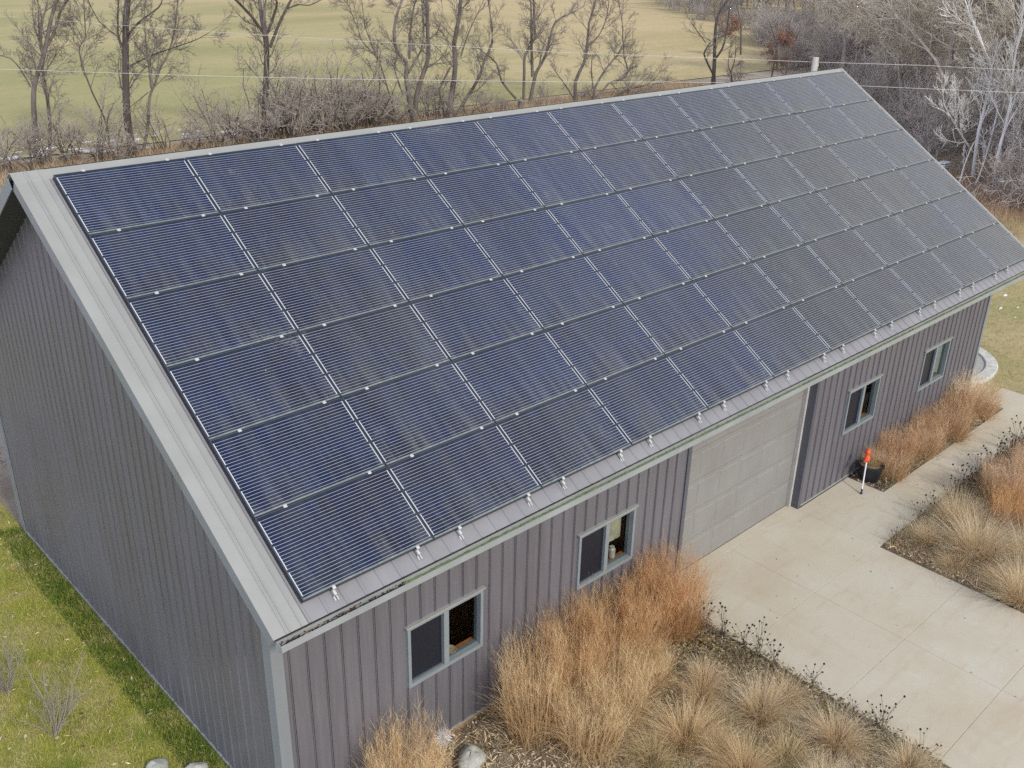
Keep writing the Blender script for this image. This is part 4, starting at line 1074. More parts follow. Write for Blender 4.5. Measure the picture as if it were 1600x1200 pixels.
# curved stone edging by the far gable
ed = empty('stone_edging', (20.3, 1.75, 0.0)); tag(ed, 'low curved pale stone edging round a gravel patch at the far gable', 'stone edging')
mb = MB(); N = 30; prof = [(-0.15, -0.15), (-0.15, 0.06), (-0.13, 0.075), (0.13, 0.075), (0.15, 0.06), (0.15, -0.15)]
for i in range(N):
    a0, a1 = -PI * 0.75 + i * PI * 1.25 / N, -PI * 0.75 + (i + 0.96) * PI * 1.25 / N
    vs = []
    for a in (a0, a1):
        for p, q in prof: vs.append(((1.75 + p) * math.cos(a), (1.45 + p) * math.sin(a), q))
    n = len(prof); mb.add(vs, [(i2, (i2 + 1) % n, n + (i2 + 1) % n, n + i2) for i2 in range(n)] + [tuple(range(n)), tuple(range(n, 2 * n))[::-1]])
mb.build('kerb', plain('pale_kerb_stone', (0.52, 0.51, 0.47), 0.85, var=0.2), ed)
mb = MB(); vs = [(0, 0, 0.03)] + [(1.62 * math.cos(2 * PI * i / 40), 1.32 * math.sin(2 * PI * i / 40), 0.03) for i in range(40)]
vs = [(max(x, -1.75), y, z) for x, y, z in vs]
mb.add(vs, [(0, i + 1, (i + 1) % 40 + 1) for i in range(40)]); mb.build('gravel', plain('grey_gravel', (0.36, 0.36, 0.34), 0.95, var=0.5, scale=40), ed)

# snow remnants
def snow(boxes, seed, n):
    rng = random.Random(seed); mb = MB()
    for (x0, x1, y0, y1, zz, smin, smax, m) in boxes:
        for _ in range(m):
            cx, cy = rng.uniform(x0, x1), rng.uniform(y0, y1); a, b = rng.uniform(smin, smax), rng.uniform(smin, smax) * 0.5
            k = 9; f = [rng.uniform(0.6, 1.2) for _ in range(k)]
            vs = [(cx, cy, zz + 0.05)] + [(cx + a * f[i] * math.cos(2 * PI * i / k), cy + b * f[i] * math.sin(2 * PI * i / k), zz) for i in range(k)]
            mb.add(vs, [(0, i + 1, (i + 1) % k + 1) for i in range(k)])
    o = mb.build('snow', plain('old_snow', (0.74, 0.76, 0.78), 0.7, var=0.05)); tag(o, 'thin remnants of old snow along the field edge and lawn', 'snow', None, 'stuff')
snow([(-2, 24, 41.8, 46.5, -0.26, 0.15, 0.7, 90), (90, 97, 58.5, 62, -0.1, 0.3, 0.9, 12), (113, 119, 65, 69, -0.1, 0.6, 1.4, 10), (25.4, 27.6, 1.6, 3.2, -0.09, 0.05, 0.14, 7)], 4, 0)

# stack of white boards near the wood
ws = empty('board_stack', (44.6, 12.7, -0.28)); tag(ws, 'stack of white slatted boards beyond the far gable by the woods', 'board stack')
for i in range(6):
    mb = MB(); mb.box(-0.35 + 0.04 * i, 0.30 + 0.04 * i, -0.2, 0.2, 0.11 * i, 0.11 * i + 0.045); mb.build('board', M_WHITE, ws)

# ------------------------------------------------------------------ utility pole and wires
up = empty('utility_pole', (30.0, 12.0, -0.3)); tag(up, 'pale wooden utility pole rising behind the far end of the roof', 'utility pole')
mb = MB(); mb.tube([(0, 0, 0), (0, 0, 3), (0, 0, 6.45)], [0.15, 0.13, 0.11], 12); mb.build('post', bark('weathered_pole', (0.38, 0.36, 0.31), (0.55, 0.53, 0.48), 5), up)
mb = MB(); mb.lathe([(0.02, 0.0), (0.05, 0.01), (0.05, 0.05), (0.03, 0.07), (0.045, 0.09), (0.02, 0.13), (0, 0.13)], 10, (0.16, 0, 6.12)); mb.tube([(0.0, 0, 6.1), (0.17, 0, 6.12)], 0.015, 6); mb.build('insulator', M_WHITE, up)
def wire(pts, label):
    mb = MB(); mb.tube(pts, 0.008, 5); o = mb.build('overhead_wire', M_WIRE); tag(o, label, 'wire', 'overhead wires behind the building')
wire([(8.7, 55.5, 6.1), (12.08, 45.82, 6.0), (16.31, 34.24, 6.0), (19.9, 26.88, 6.0), (24.04, 19.27, 6.0), (27.2, 15.6, 5.98), (30.16, 12.0, 5.97), (32.44, 9.08, 6.0), (34.22, 6.12, 6.0), (36.78, 2.74, 6.0), (42, -4, 6.0)], 'upper overhead wire passing the top of the pale pole')
wire([(4.62, 37.35, 5.0), (8.04, 33.48, 5.0), (13.08, 27.93, 5.0), (17.6, 23.64, 5.0), (23.61, 18.78, 5.0), (26.98, 16.54, 5.0), (31.6, 12.79, 5.0), (33.81, 9.79, 5.0), (36.25, 6.68, 5.0), (39.09, 3.13, 5.0), (44, -3, 5.0)], 'lower overhead wire crossing behind the roof ridge')

# ------------------------------------------------------------------ bare trees
def tubes(polys, sides_of):
    """polys: list of (pts list, radii list); batched by (len, sides)"""
    groups = {}
    for pts, rad in polys:
        groups.setdefault((len(pts), sides_of(rad[0])), []).append((pts, rad))
    Vs, Fs, n0 = [], [], 0
    for (n, sd), lst in groups.items():
        P = np.array([p for p, _ in lst], np.float32); Rr = np.array([r for _, r in lst], np.float32)
        T = np.empty_like(P); T[:, 1:-1] = P[:, 2:] - P[:, :-2]; T[:, 0] = P[:, 1] - P[:, 0]; T[:, -1] = P[:, -1] - P[:, -2]
        T /= np.linalg.norm(T, axis=-1, keepdims=True) + 1e-9
        ref = np.where(np.abs(T[:, :1, 2:3]) < 0.9, np.array([0, 0, 1.0]), np.array([1.0, 0, 0]))
        U = np.cross(T, np.broadcast_to(ref, T.shape)); U /= np.linalg.norm(U, axis=-1, keepdims=True) + 1e-9
        W_ = np.cross(T, U)
        a = np.arange(sd) * 2 * PI / sd
        V = P[:, :, None] + Rr[:, :, None, None] * (U[:, :, None] * np.cos(a)[None, None, :, None] + W_[:, :, None] * np.sin(a)[None, None, :, None])
        m = len(lst)
        o = (np.arange(m) * n * sd)[:, None, None] + (np.arange(n - 1) * sd)[None, :, None] + np.arange(sd)[None, None, :]
        o2 = (np.arange(m) * n * sd)[:, None, None] + (np.arange(n - 1) * sd)[None, :, None] + ((np.arange(sd) + 1) % sd)[None, None, :]
        F = np.stack([o, o2, o2 + sd, o + sd], -1).reshape(-1, 4)
        Vs.append(V.reshape(-1, 3)); Fs.append(F + n0); n0 += V.size // 3
    return np.concatenate(Vs), np.concatenate(Fs)
def sides_of(r): return 8 if r > 0.07 else (6 if r > 0.03 else (4 if r > 0.014 else 3))

def rnd_perp(rng, d):
    while True:
        v = Vector((rng.gauss(0, 1), rng.gauss(0, 1), rng.gauss(0, 1)))
        p = v - d * v.dot(d)
        if p.length > 0.2: return p.normalized()

def grow(rng, out, p, d, L, r, level, sty):
    """one branch and, along it, its children"""
    n = 5 if level <= 1 else (4 if level == 2 else 3)
    pts, rad = [p.copy()], [r]
    q = p.copy(); dd = d.copy()
    tipr = max(sty['rmin'] * 0.7, r * (0.35 if level else 0.3))
    for i in range(n - 1):
        dd = (dd + rnd_perp(rng, dd) * sty['wander'] * rng.uniform(0.4, 1.2) + Vector((0, 0, sty['up'] * (1.0 if level else 0.3)))).normalized()
        q = q + dd * (L / (n - 1)); pts.append(q.copy()); rad.append(r + (tipr - r) * (i + 1) / (n - 1))
    out.append((level, pts, rad))
    if level >= sty['levels'] or len(out) > sty['cap']: return
    sprout(rng, out, pts, rad, L, level, sty)

def sprout(rng, out, pts, rad, L, level, sty, f0=None, num=None):
    k = num if num is not None else max(2, int(sty['kids'][min(level, len(sty['kids']) - 1)] * rng.uniform(0.75, 1.25)))
    lo = f0 if f0 is not None else (0.25 if level else sty['clear'])
    for i in range(k):
        f = lo + (1 - lo) * (i + rng.random()) / k
        x = f * (len(pts) - 1); i0 = min(int(x), len(pts) - 2); fr = x - i0
        P = Vector(pts[i0]).lerp(Vector(pts[i0 + 1]), fr); R_ = rad[i0] + (rad[i0 + 1] - rad[i0]) * fr
        D = (Vector(pts[i0 + 1]) - Vector(pts[i0])).normalized()
        ang = math.radians(rng.uniform(*sty['ang']))
        cd = (D * math.cos(ang) + rnd_perp(rng, D) * math.sin(ang)).normalized()
        cl = L * rng.uniform(*sty['ratio']) * (1.15 - 0.6 * f)
        crr = max(sty['rmin'], min(R_ * 0.62, cl * sty['slim']))
        if cl > 0.12: grow(rng, out, P, cd, cl, crr, level + 1, sty)
    # the leader goes on
    if level < sty['levels'] and rad[-1] > sty['rmin'] * 1.05:
        D = (Vector(pts[-1]) - Vector(pts[-2])).normalized()
        grow(rng, out, Vector(pts[-1]), D, L * 0.45, rad[-1], level + 1, sty)

STY = dict(levels=4, wander=0.22, up=0.07, kids=[7, 6, 5, 4], ang=(28, 62), ratio=(0.38, 0.62), slim=0.020, rmin=0.0085, clear=0.3, cap=5200)

def tree_parts(out, split=1):
    tr = [(p, r) for lv, p, r in out if lv < split]; cr = [(p, r) for lv, p, r in out if lv >= split]
    return tr, cr
def tree_mesh(name, polys):
    V, F = tubes(polys, sides_of); return np_mesh(name, V, [F], smooth=True)

def make_tree(name, loc, out, mb_, mt_, label, cat, group=None, split=1):
    t = empty(name, loc); tag(t, label, cat, group)
    tr, cr = tree_parts(out, split)
    a = link_mesh('trunk', tree_mesh('trunk', tr), mb_, t)
    b = link_mesh('crown', tree_mesh('crown', cr), mt_, t)
    return t

SKEL = [
('a',11.41,42,[(0.139,0.077,[(0.0,0.14),(0.16,1.55),(0.28,2.72),(0.5,3.64),(1.01,4.53),(1.42,5.53),(1.74,6.37),(2.11,7.19)]),(0.075,0.045,[(1.18,4.98),(1.8,5.74),(2.31,6.63),(2.81,7.18)]),(0.086,0.062,[(0.56,0.07),(0.94,1.77),(1.02,3.25),(1.08,4.12),(1.23,4.8)]),(0.038,0.018,[(0.29,3.42),(-0.07,4.25),(-0.48,4.78),(-1.04,4.98)]),(0.037,0.018,[(1.11,5.09),(1.06,6.11),(1.14,6.88)])]),
('b',14.91,42,[(0.048,0.023,[(0.0,0.26),(0.08,1.2),(-0.1,2.09),(-0.41,2.91),(-0.62,3.95),(-0.69,4.6),(-0.65,5.07),(-0.34,5.46),(-0.29,5.75),(-0.12,7.17)]),(0.023,0.012,[(-0.53,5.23),(-0.76,5.82),(-0.68,6.16)])]),
('c',15.52,40.53,[(0.208,0.144,[(0.0,0.0),(-0.09,1.36),(-0.01,2.58),(0.23,4.35),(0.51,6.08),(0.82,7.5)]),(0.054,0.037,[(0.21,5.12),(0.1,5.81),(0.41,7.22)]),(0.034,0.015,[(0.07,5.59),(-0.59,6.29),(-0.85,7.25)]),(0.046,0.015,[(0.4,4.23),(1.35,4.64),(2.44,4.95),(3.76,5.31),(4.49,5.64)]),(0.054,0.025,[(0.54,5.62),(1.19,6.18),(2.3,6.84),(2.61,7.18)]),(0.031,0.012,[(0.28,3.22),(0.93,3.95),(1.49,4.28)])]),
('d',15.91,40.44,[(0.08,0.032,[(0.0,-0.0),(0.45,1.28),(0.75,2.74),(1.12,3.26),(1.49,4.08),(1.98,4.72),(2.46,5.83),(2.83,7.17)]),(0.047,0.019,[(0.91,3.15),(0.87,4.3),(0.83,4.9),(0.76,5.78),(0.82,6.64)]),(0.024,0.013,[(0.75,2.98),(-0.13,2.26)])]),
('e',22.39,39.83,[(0.164,0.138,[(0.0,-0.0),(0.28,2.05),(0.48,3.35),(0.64,4.62),(0.63,5.38)]),(0.083,0.058,[(0.57,5.45),(0.1,6.34),(-0.54,7.14)]),(0.067,0.05,[(0.76,5.5),(1.25,6.74),(1.17,7.11)]),(0.084,0.059,[(0.84,4.81),(1.39,5.79),(1.84,6.6),(2.26,7.09)]),(0.042,0.02,[(2.0,6.66),(2.71,6.86),(3.25,6.81),(3.9,7.05)]),(0.033,0.013,[(0.2,5.9),(-0.36,6.1),(-0.87,6.67)])]),
('f',32.37,39.48,[(0.173,0.058,[(0.0,-0.0),(-0.27,0.85),(-0.47,2.04),(-0.54,2.77),(-0.56,3.63),(-1.19,4.23),(-1.37,5.28),(-1.11,6.3),(-0.83,6.63)]),(0.075,0.038,[(-0.39,2.98),(0.38,3.65),(0.97,4.26),(1.37,5.17)]),(0.075,0.037,[(-0.28,3.76),(-0.29,4.89),(-0.16,6.27),(-0.05,6.82)]),(0.057,0.038,[(-0.81,1.78),(-1.13,3.1),(-0.93,3.73)])]),
('g',31.11,39.58,[(0.057,0.029,[(0.0,0.0),(-0.07,0.64),(-0.81,2.87),(-1.3,3.95),(-2.22,4.82),(-2.45,5.43)]),(0.036,0.018,[(-1.3,4.02),(-1.53,4.79),(-1.66,5.67),(-1.68,7.01)])]),
('h',32.64,39.83,[(0.155,0.097,[(0.0,0.0),(0.18,1.49),(0.65,2.64),(1.16,3.7),(1.14,5.15),(1.12,6.91)]),(0.057,0.023,[(1.27,4.78),(2.06,5.11),(2.56,5.6)])]),
('i',35.16,39.72,[(0.179,0.099,[(0.0,0.0),(0.42,1.73),(0.58,3.23),(0.54,4.35),(0.85,5.79),(1.05,6.86)]),(0.079,0.06,[(-0.1,0.01),(-0.5,1.35),(-0.59,1.89),(0.23,3.03)]),(0.12,0.06,[(0.73,0.09),(1.36,1.04),(1.88,1.7),(2.41,2.51),(2.72,3.33),(3.24,4.37),(3.11,5.72)]),(0.049,0.024,[(1.05,3.65),(1.56,5.04),(2.07,5.97)])]),
('j',41.25,39.67,[(0.169,0.169,[(0.0,0.0),(0.04,0.57)]),(0.128,0.043,[(0.92,0.5),(1.21,2.03),(1.42,2.58),(1.98,3.35),(2.27,4.61),(2.58,5.47),(3.64,5.83)]),(0.095,0.063,[(0.33,0.63),(0.2,2.5),(0.23,3.45),(0.88,4.44),(0.77,5.61),(0.56,6.76)]),(0.084,0.042,[(-0.37,0.77),(-1.42,1.89),(-1.78,3.01),(-2.45,3.59)]),(0.105,0.063,[(1.09,2.04),(0.89,4.04),(0.72,5.61)])]),
('k',46.38,39.42,[(0.133,0.055,[(0.0,0.0),(-0.17,1.46),(0.58,2.59),(0.89,3.49),(0.89,5.21),(1.31,6.25)]),(0.055,0.027,[(-0.14,0.18),(-0.97,1.18),(-2.27,2.27)]),(0.065,0.026,[(1.0,3.82),(2.12,4.35),(2.93,5.48),(3.35,6.61)])]),
('l',47.86,39.1,[(0.09,0.04,[(0.0,-0.0),(-0.08,0.96),(1.13,2.24),(2.13,2.95),(2.49,3.45)]),(0.056,0.022,[(-0.15,0.96),(-0.44,2.17),(-0.46,3.18)]),(0.078,0.034,[(0.25,0.15),(1.5,1.18),(2.98,1.34),(3.77,1.81),(3.3,2.89),(3.08,4.94)]),(0.068,0.023,[(2.13,0.26),(3.48,0.6),(5.76,0.7),(7.02,1.24)])]),
('m',61.09,38.64,[(0.163,0.063,[(0.0,-0.0),(-0.22,2.11),(-0.25,2.77),(-0.51,4.63),(-0.27,5.53),(0.79,6.41)]),(0.074,0.05,[(-0.29,1.17),(-1.56,2.38),(-1.97,2.86),(-1.59,3.49)]),(0.087,0.049,[(0.0,2.29),(0.97,2.9),(1.41,4.1),(1.71,5.94)]),(0.036,0.019,[(-1.59,3.49),(-2.87,4.54),(-3.25,4.91)])]),
('n',64.98,39.59,[(0.078,0.036,[(0.0,-0.0),(-0.36,0.92),(0.02,1.69),(-0.0,2.67)]),(0.052,0.026,[(-0.34,0.82),(-1.0,1.55),(-1.02,2.53)])]),
('o',44.93,11.22,[(0.102,0.047,[(0.0,0.0),(-0.36,0.98),(-0.45,2.27),(-0.38,3.21),(-0.35,3.98),(-0.71,5.15),(-1.74,6.05)]),(0.046,0.021,[(-0.71,1.39),(-2.44,2.36),(-3.43,3.04),(-4.89,3.96)]),(0.038,0.018,[(-0.13,3.01),(1.1,3.44),(2.19,3.65)])]),
('p',43.8,9.7,[(0.083,0.038,[(0.0,0.0),(-0.57,1.81),(-0.37,2.71),(-0.53,3.98),(-0.72,4.55),(-1.27,6.22)]),(0.029,0.015,[(-0.29,2.82),(0.9,3.28),(1.86,3.66)])]),
('q',43.62,10.53,[(0.046,0.031,[(0.0,-0.0),(0.39,1.16),(0.65,2.8)])]),
('r',49.49,15.6,[(0.053,0.028,[(0.0,-0.0),(0.14,1.23),(0.25,2.17),(0.73,2.8)]),(0.024,0.014,[(0.14,1.23),(-0.78,2.13)])]),
('s',43.67,9.47,[(0.053,0.024,[(0.0,0.0),(0.3,1.52),(0.89,2.51),(1.0,3.31)])]),
('t',42.96,11.04,[(0.046,0.027,[(0.0,-0.0),(0.26,0.88),(0.4,1.7)])])]

SKL = {
 'a': ('grey tree with a leaning forked trunk beside a slim second stem, leftmost in the hedgerow', 'bare_tree'),
 'b': ('thin crooked sapling curving up between the forked tree and the straight tree', 'bare_tree'),
 'c': ('tall straight dark-trunked tree with branches reaching right over the hedgerow', 'bare_tree'),
 'd': ('slender leaning tree right beside the tall straight dark trunk', 'bare_tree'),
 'e': ('straight tree forking into a V above a vine-tangled base', 'bare_tree'),
 'f': ('multi-stemmed tree with a candelabra of dark limbs in mid hedgerow', 'bare_tree'),
 'g': ('thin tree leaning left over the brush, left of the candelabra tree', 'bare_tree'),
 'h': ('thick pale trunk leaning right out of the candelabra tree base', 'bare_tree'),
 'i': ('broad tree of several diverging stems in the middle of the hedgerow', 'bare_tree'),
 'j': ('tree splitting from a dark broken stump into three long stems', 'bare_tree'),
 'k': ('twisting tree with a bowed trunk right of the broken-stump tree', 'bare_tree'),
 'l': ('low wide-spreading tree with a limb trailing right along the roof ridge', 'bare_tree'),
 'm': ('lone small fork-topped tree in front of the bleached field', 'bare_tree'),
 'n': ('short thin sapling just right of the lone fork-topped tree', 'bare_tree'),
 'o': ('tallest white-barked birch, forked low, at the edge of the woods', 'birch_tree'),
 'p': ('white birch leaning right, beside the tallest birch', 'birch_tree'),
 'q': ('slim white birch stem between the two tall birches', 'birch_tree'),
 'r': ('small white birch with a Y fork, left of the other birches', 'birch_tree'),
 's': ('slender pale birch leaning right at the edge of the view', 'birch_tree'),
 't': ('short pale birch stem in front of the forked birch', 'birch_tree'),
}
for key, bx, by, lims in SKEL:
    rng = random.Random(sum(map(ord, key)) * 7 + 3)
    birch = SKL[key][1] == 'birch_tree'
    sty = dict(STY); sty.update(levels=4, cap=20000, kids=[10, 11, 9, 7], rmin=0.0085)
    if birch: sty.update(ang=(20, 42), up=0.14, slim=0.015, kids=[8, 8, 6, 5], cap=5500, rmin=0.012)
    out = []
    for li, (w0, w1, pp) in enumerate(lims):
        dy = 0.0 if li == 0 else rng.uniform(-0.7, 0.7)
        pts = []; m = len(pp)
        for i, (x, z) in enumerate(pp): pts.append(Vector((x, dy * (i / max(1, m - 1)) + (rng.uniform(-0.06, 0.06) if 0 < i else 0), z)))
        # subdivide smoothly
        sp = []
        for i in range(m - 1):
            p0, p1, p2, p3 = pts[max(i - 1, 0)], pts[i], pts[i + 1], pts[min(i + 2, m - 1)]
            for t in (0.0, 0.5):
                a = p1 * 2; b = (p2 - p0) * t; c = (p0 * 2 - p1 * 5 + p2 * 4 - p3) * t * t; d = (p1 * 3 - p0 - p2 * 3 + p3) * t ** 3
                sp.append((a + b + c + d) * 0.5)
        sp.append(pts[-1]); n = len(sp)
        rad = [max(0.011, w0 + (w1 - w0) * i / (n - 1)) for i in range(n)]
        if li == 0: rad[0] *= 1.35
        out.append((0, sp, rad))
        L = sum((sp[i + 1] - sp[i]).length for i in range(n - 1))
        top = sp[-1].z
        # limbs that leave the picture go on upward
        if top > 4.6 and w1 > 0.02:
            D = (sp[-1] - sp[-2]).normalized()
            grow(rng, out, sp[-1].copy(), (D + Vector((0, 0, 0.3))).normalized(), rng.uniform(2.5, 4.0), rad[-1], 1, sty)
        sprout(rng, out, sp, rad, min(L, 5.0) * 0.8, 1 if w0 > 0.03 else 2, sty, f0=0.35 if li == 0 else 0.2, num=max(4, int(L * (2.0 if not birch else 2.4))))
    make_tree(SKL[key][1], (bx, by, -0.3), out, M_BIRCH if birch else (M_BARKD if key in 'cem' else M_BARK), M_BIRCHT if birch else M_TWIG, SKL[key][0], 'birch' if birch else 'tree',
              'white birches at the edge of the woods' if birch else 'bare hedgerow trees behind the building')

# woods: a few shapes, many individuals
def wild_tree(seed, h, r, sty_up):
    rng = random.Random(seed); out = []
    sty = dict(STY); sty.update(rmin=0.014, cap=8000, kids=[13, 9, 8, 6], slim=0.015, wander=0.2); sty.update(sty_up)
    grow(rng, out, Vector((0, 0, 0)), Vector((rng.uniform(-0.12, 0.12), rng.uniform(-0.12, 0.12), 1)).normalized(), h * 0.72, r, 0, sty)
    return tree_parts(out)
def brush(seed, h, n, spread, rmin=0.009):
    rng = random.Random(seed); out = []
    sty = dict(STY); sty.update(levels=3, rmin=rmin, cap=4500, kids=[6, 7, 6], wander=0.38, up=0.05, ang=(25, 70), ratio=(0.4, 0.7), clear=0.2)
    for i in range(n):
        a = rng.uniform(0, 6.28); t = rng.uniform(0.1, 0.6)
        grow(rng, out, Vector((rng.uniform(-1, 1) * spread * 0.5, rng.uniform(-1, 1) * spread * 0.5, 0)), Vector((math.cos(a) * math.sin(t), math.sin(a) * math.sin(t), math.cos(t))), h * rng.uniform(0.5, 0.8), rmin * rng.uniform(2.0, 4.0), 1, sty)
    return [(p, r) for lv, p, r in out if lv < 2], [(p, r) for lv, p, r in out if lv >= 2]
WT = []
for sd, h, r, up in ((1, 13, 0.15, {}), (2, 15, 0.18, {}), (3, 11, 0.11, dict(up=0.12)), (4, 12, 0.13, dict(ang=(35, 75), up=0.04)), (5, 14, 0.15, dict(wander=0.3)), (6, 9, 0.09, dict(up=0.1))):
    tr, cr = wild_tree(sd, h, r, up); WT.append((tree_mesh('trunk', tr), tree_mesh('crown', cr), h))
WTI = []
for tr, cr, h in WT:
    tr.materials.append(M_WBARK); cr.materials.append(M_WOODT)
BR = []
for sd, h, n, s in ((1, 2.4, 14, 1.6), (2, 3.0, 12, 1.6), (3, 1.9, 16, 1.8), (4, 3.4, 10, 1.3)):
    tr, cr = brush(sd, h, n, s); a, b = tree_mesh('stems', tr), tree_mesh('twigs', cr)
    a.materials.append(M_BARKD); b.materials.append(M_BRUSH); BR.append((a, b))
WB = []
for sd, h, n, s in ((11, 3.4, 13, 1.8), (12, 4.2, 12, 1.8)):
    tr, cr = brush(sd, h, n, s, 0.011); a, b = tree_mesh('stems', tr), tree_mesh('twigs', cr)
    a.materials.append(M_WBARK); b.materials.append(M_WBRUSH); WB.append((a, b))
def inst(name, loc, rz, sc, meshes, label, cat, group):
    t = empty(name, loc, (0, 0, rz)); t.scale = sc; tag(t, label, cat, group)
    for nm, me in meshes:
        o = bpy.data.objects.new(nm, me); COL.objects.link(o); o.parent = t
    return t
rw = random.Random(77)
# boundary of the wood, from the near lawn to the far side of the field
EDGE = [(38.5, 1.0), (41.5, 8.0), (49.0, 17.0), (62.0, 27.0), (79.0, 42.0), (100.0, 60.0), (112.0, 75.0), (135.0, 102.0), (150.0, 122.0)]
def edge_x(y):
    for (xa, ya), (xb, yb) in zip(EDGE[:-1], EDGE[1:]):
        if ya <= y <= yb: return xa + (xb - xa) * (y - ya) / (yb - ya)
    return EDGE[-1][0]
cnt = 0
LW = 'bare grey tree standing in the dense woods beyond the far gable'
for k in range(2000):
    if cnt >= 270: break
    y = rw.choice((rw.uniform(2, 40), rw.uniform(2, 60), rw.uniform(40, 125), rw.uniform(60, 125))); dpt = rw.uniform(0, 1) ** 1.4 * (55 if y < 50 else 45)
    x = edge_x(y) + (2.0 if y < 38 else 9.0) + dpt
    dx, dy = x + 3.9, y + 7.7
    az = math.degrees(math.atan2(dx, dy))
    if not (43.5 + 8 < az < 78): continue
    m = WT[rw.randrange(6)]; s = rw.uniform(0.75, 1.15)
    inst('bare_tree', (x, y, -0.35), rw.uniform(0, 6.28), (s, s, s * rw.uniform(0.9, 1.1)), (('trunk', m[0]), ('crown', m[1])), LW, 'tree', 'bare trees of the dense woods')
    cnt += 1
# brush at the foot of the wood
for k in range(110):
    y = rw.uniform(1, 60) if k < 90 else rw.uniform(55, 118); x = edge_x(y) + rw.uniform(-1.5, 10)
    m = WB[rw.randrange(2)]; s = rw.uniform(0.8, 1.3)
    inst('bare_shrub', (x, y, -0.35), rw.uniform(0, 6.28), (s, s, s), (('stems', m[0]), ('twigs', m[1])), 'tangled brown brush at the edge of the dense woods', 'shrub', 'brush at the foot of the woods')
# brush along the hedgerow
HB = [(-1.5, 41.5), (2.5, 41.8), (6.0, 41.0), (8.8, 41.6), (10.0, 40.2), (13.2, 40.8), (14.3, 39.8), (17.2, 40.6), (18.8, 39.9), (20.4, 40.6), (21.6, 39.5), (22.9, 40.2), (23.3, 39.2), (24.8, 40.0), (26.4, 39.6), (27.3, 40.3), (28.6, 39.7), (29.7, 40.1), (31.4, 39.9), (33.6, 39.5), (35.9, 40.2), (38.2, 39.7), (40.3, 40.4), (43.5, 39.8), (48.5, 40.3), (52.5, 40.0), (66.5, 40.5), (69.0, 41.5), (12.0, 41.2), (25.5, 40.8), (30.6, 40.8), (34.6, 40.8)]
for i, (x, y) in enumerate(HB):
    m = BR[i % 4]; s = rw.uniform(0.75, 1.1) * (1.4 if 19 < x < 31 else 1.15 if x < 36 else 0.7)
    inst('bare_shrub', (x, y, -0.32), rw.uniform(0, 6.28), (s, s, s), (('stems', m[0]), ('twigs', m[1])), 'leafless tangled shrub filling the hedgerow between its trees', 'shrub', 'leafless shrubs of the hedgerow')
# oaks that hold their russet leaves
M_OAK = plain('russet_leaves', (0.30, 0.13, 0.07), 0.8, var=0.35, scale=1.5)
def oak_leaves(seed, polys, n):
    rng = np.random.default_rng(seed)
    tips = np.array([p[-1] for p, r in polys if r[0] < 0.03], np.float32)
    c = tips[rng.integers(0, len(tips), n)] + rng.normal(0, 0.16, (n, 3))
    u = rng.normal(0, 1, (n, 3)); u /= np.linalg.norm(u, axis=1, keepdims=True); v = np.cross(u, rng.normal(0, 1, (n, 3))); v /= np.linalg.norm(v, axis=1, keepdims=True)
    l = rng.uniform(0.06, 0.13, (n, 1))
    V = np.stack([c - u * l, c + v * l * 0.6, c + u * l, c - v * l * 0.6], 1).reshape(-1, 3)
    return np_mesh('leaves', V, [(np.arange(n) * 4)[:, None] + np.arange(4)[None, :]])
for i, (x, y, s, nl, lab) in enumerate(((66.5, 37.0, 0.55, 700, 'small oak keeping russet leaves, left of the pale pole'), (71.0, 38.5, 0.6, 900, 'fuller russet-leaved oak just left of the pale pole'), (76.0, 42.5, 0.6, 700, 'russet-leaved oak at the corner where the field meets the woods'), (84.0, 52.0, 0.75, 900, 'taller russet-leaved oak farther back against the woods'))):
    tr, cr = wild_tree(200 + i, 10, 0.13, dict(cap=900))
    t = empty('oak_tree', (x, y, -0.3)); t.scale = (s, s, s); tag(t, lab, 'tree', 'oaks holding russet leaves')
    link_mesh('trunk', tree_mesh('trunk', tr), M_BARK, t); link_mesh('crown', tree_mesh('crown', cr), M_TWIG, t); link_mesh('leaves', oak_leaves(i, cr, nl), M_OAK, t)
HB2 = [(-0.75, 11.3), (-2.2, 12.0)]
for i, (x, y) in enumerate(HB2):
    m = BR[i]; inst('bare_shrub', (x, y, -0.32), i * 2.0, (0.55, 0.55, 0.75), (('stems', m[0]), ('twigs', m[1])), ['bare shrub just behind the back corner of the gable wall', 'bare shrub farther out behind the back corner of the gable wall'][i], 'shrub', 'bare shrubs behind the gable corner')
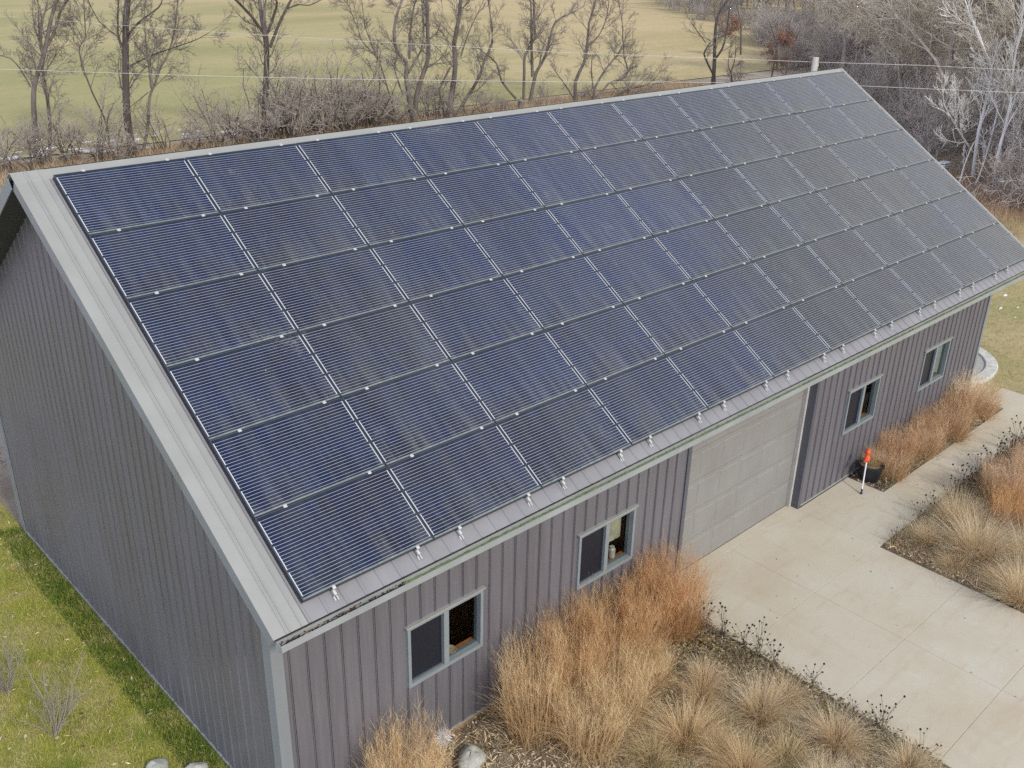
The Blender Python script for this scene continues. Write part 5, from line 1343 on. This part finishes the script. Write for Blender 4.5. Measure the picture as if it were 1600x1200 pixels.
# little bare shrubs on the lawn
for i, (x, y, h, n, lab) in enumerate(((-1.50, 3.62, 1.2, 16, 'small bare many-stemmed shrub on the lawn, nearer the viewer'), (-1.72, 4.95, 1.4, 18, 'small bare shrub on the lawn at the left edge, behind the other'))):
    rng = random.Random(300 + i); out = []
    sty = dict(STY); sty.update(levels=3, rmin=0.0028, cap=1200, kids=[5, 5, 4], wander=0.16, up=0.08, ang=(20, 50), ratio=(0.35, 0.6), slim=0.010)
    for k in range(n):
        a = rng.uniform(0, 6.28); t = rng.uniform(0.15, 0.75)
        grow(rng, out, Vector((rng.uniform(-0.04, 0.04), rng.uniform(-0.04, 0.04), 0)), Vector((math.cos(a) * math.sin(t), math.sin(a) * math.sin(t), math.cos(t))), h * rng.uniform(0.5, 0.8), rng.uniform(0.006, 0.011), 1, sty)
    t = empty('bare_shrub', (x, y, gz(x, y))); tag(t, lab, 'shrub', 'small bare shrubs on the lawn')
    link_mesh('stems', tree_mesh('stems', [(p, r) for lv, p, r in out if lv < 2]), M_BRUSH, t); link_mesh('twigs', tree_mesh('twigs', [(p, r) for lv, p, r in out if lv >= 2]), M_BRUSH, t)
tag(litter('lawn_straw', [(-3.6, -0.15, 0.8, 11.0)], 1600, STRAWP, 0.04, 66, (0.02, 0.06, zl), (0.05, 0.2)), 'dead grass scraps in the lawn beside the gable wall', 'dead grass')
# straw and weeds under the hedgerow and at the wood's edge
zb_ = lambda x, y: np.full(len(x), -0.33)
tufts('weeds', [(-6, 62, 37.0, 42.0)], 44000, [(0.46, 0.34, 0.20), (0.56, 0.43, 0.26), (0.38, 0.26, 0.15), (0.62, 0.50, 0.31)], 0.38, 81, 'brown dead weeds along the foot of the hedgerow', M_BLADE, zb_, (0.012, 0.025), (0.1, 1.0))
tufts('brown_weeds', [(31, 42, 0.5, 9.5), (35, 46, 6, 15)], 16000, [(0.42, 0.27, 0.18), (0.52, 0.36, 0.24), (0.34, 0.21, 0.14), (0.58, 0.45, 0.30)], 0.55, 83, 'russet dead weeds between the far lawn and the woods', M_BLADE, zb_, (0.012, 0.025), (0.1, 0.9))
tufts('undergrowth', [(edge_x(max(1.0, q)) + 0.3, edge_x(max(1.0, q)) + 22, q, q + 3) for q in range(-5, 70, 3)], 60000, [(0.40, 0.33, 0.26), (0.48, 0.40, 0.31), (0.33, 0.27, 0.21), (0.56, 0.47, 0.36)], 0.5, 82, 'brown undergrowth on the floor of the woods', M_BLADE, zb_, (0.02, 0.04), (0.1, 1.0))
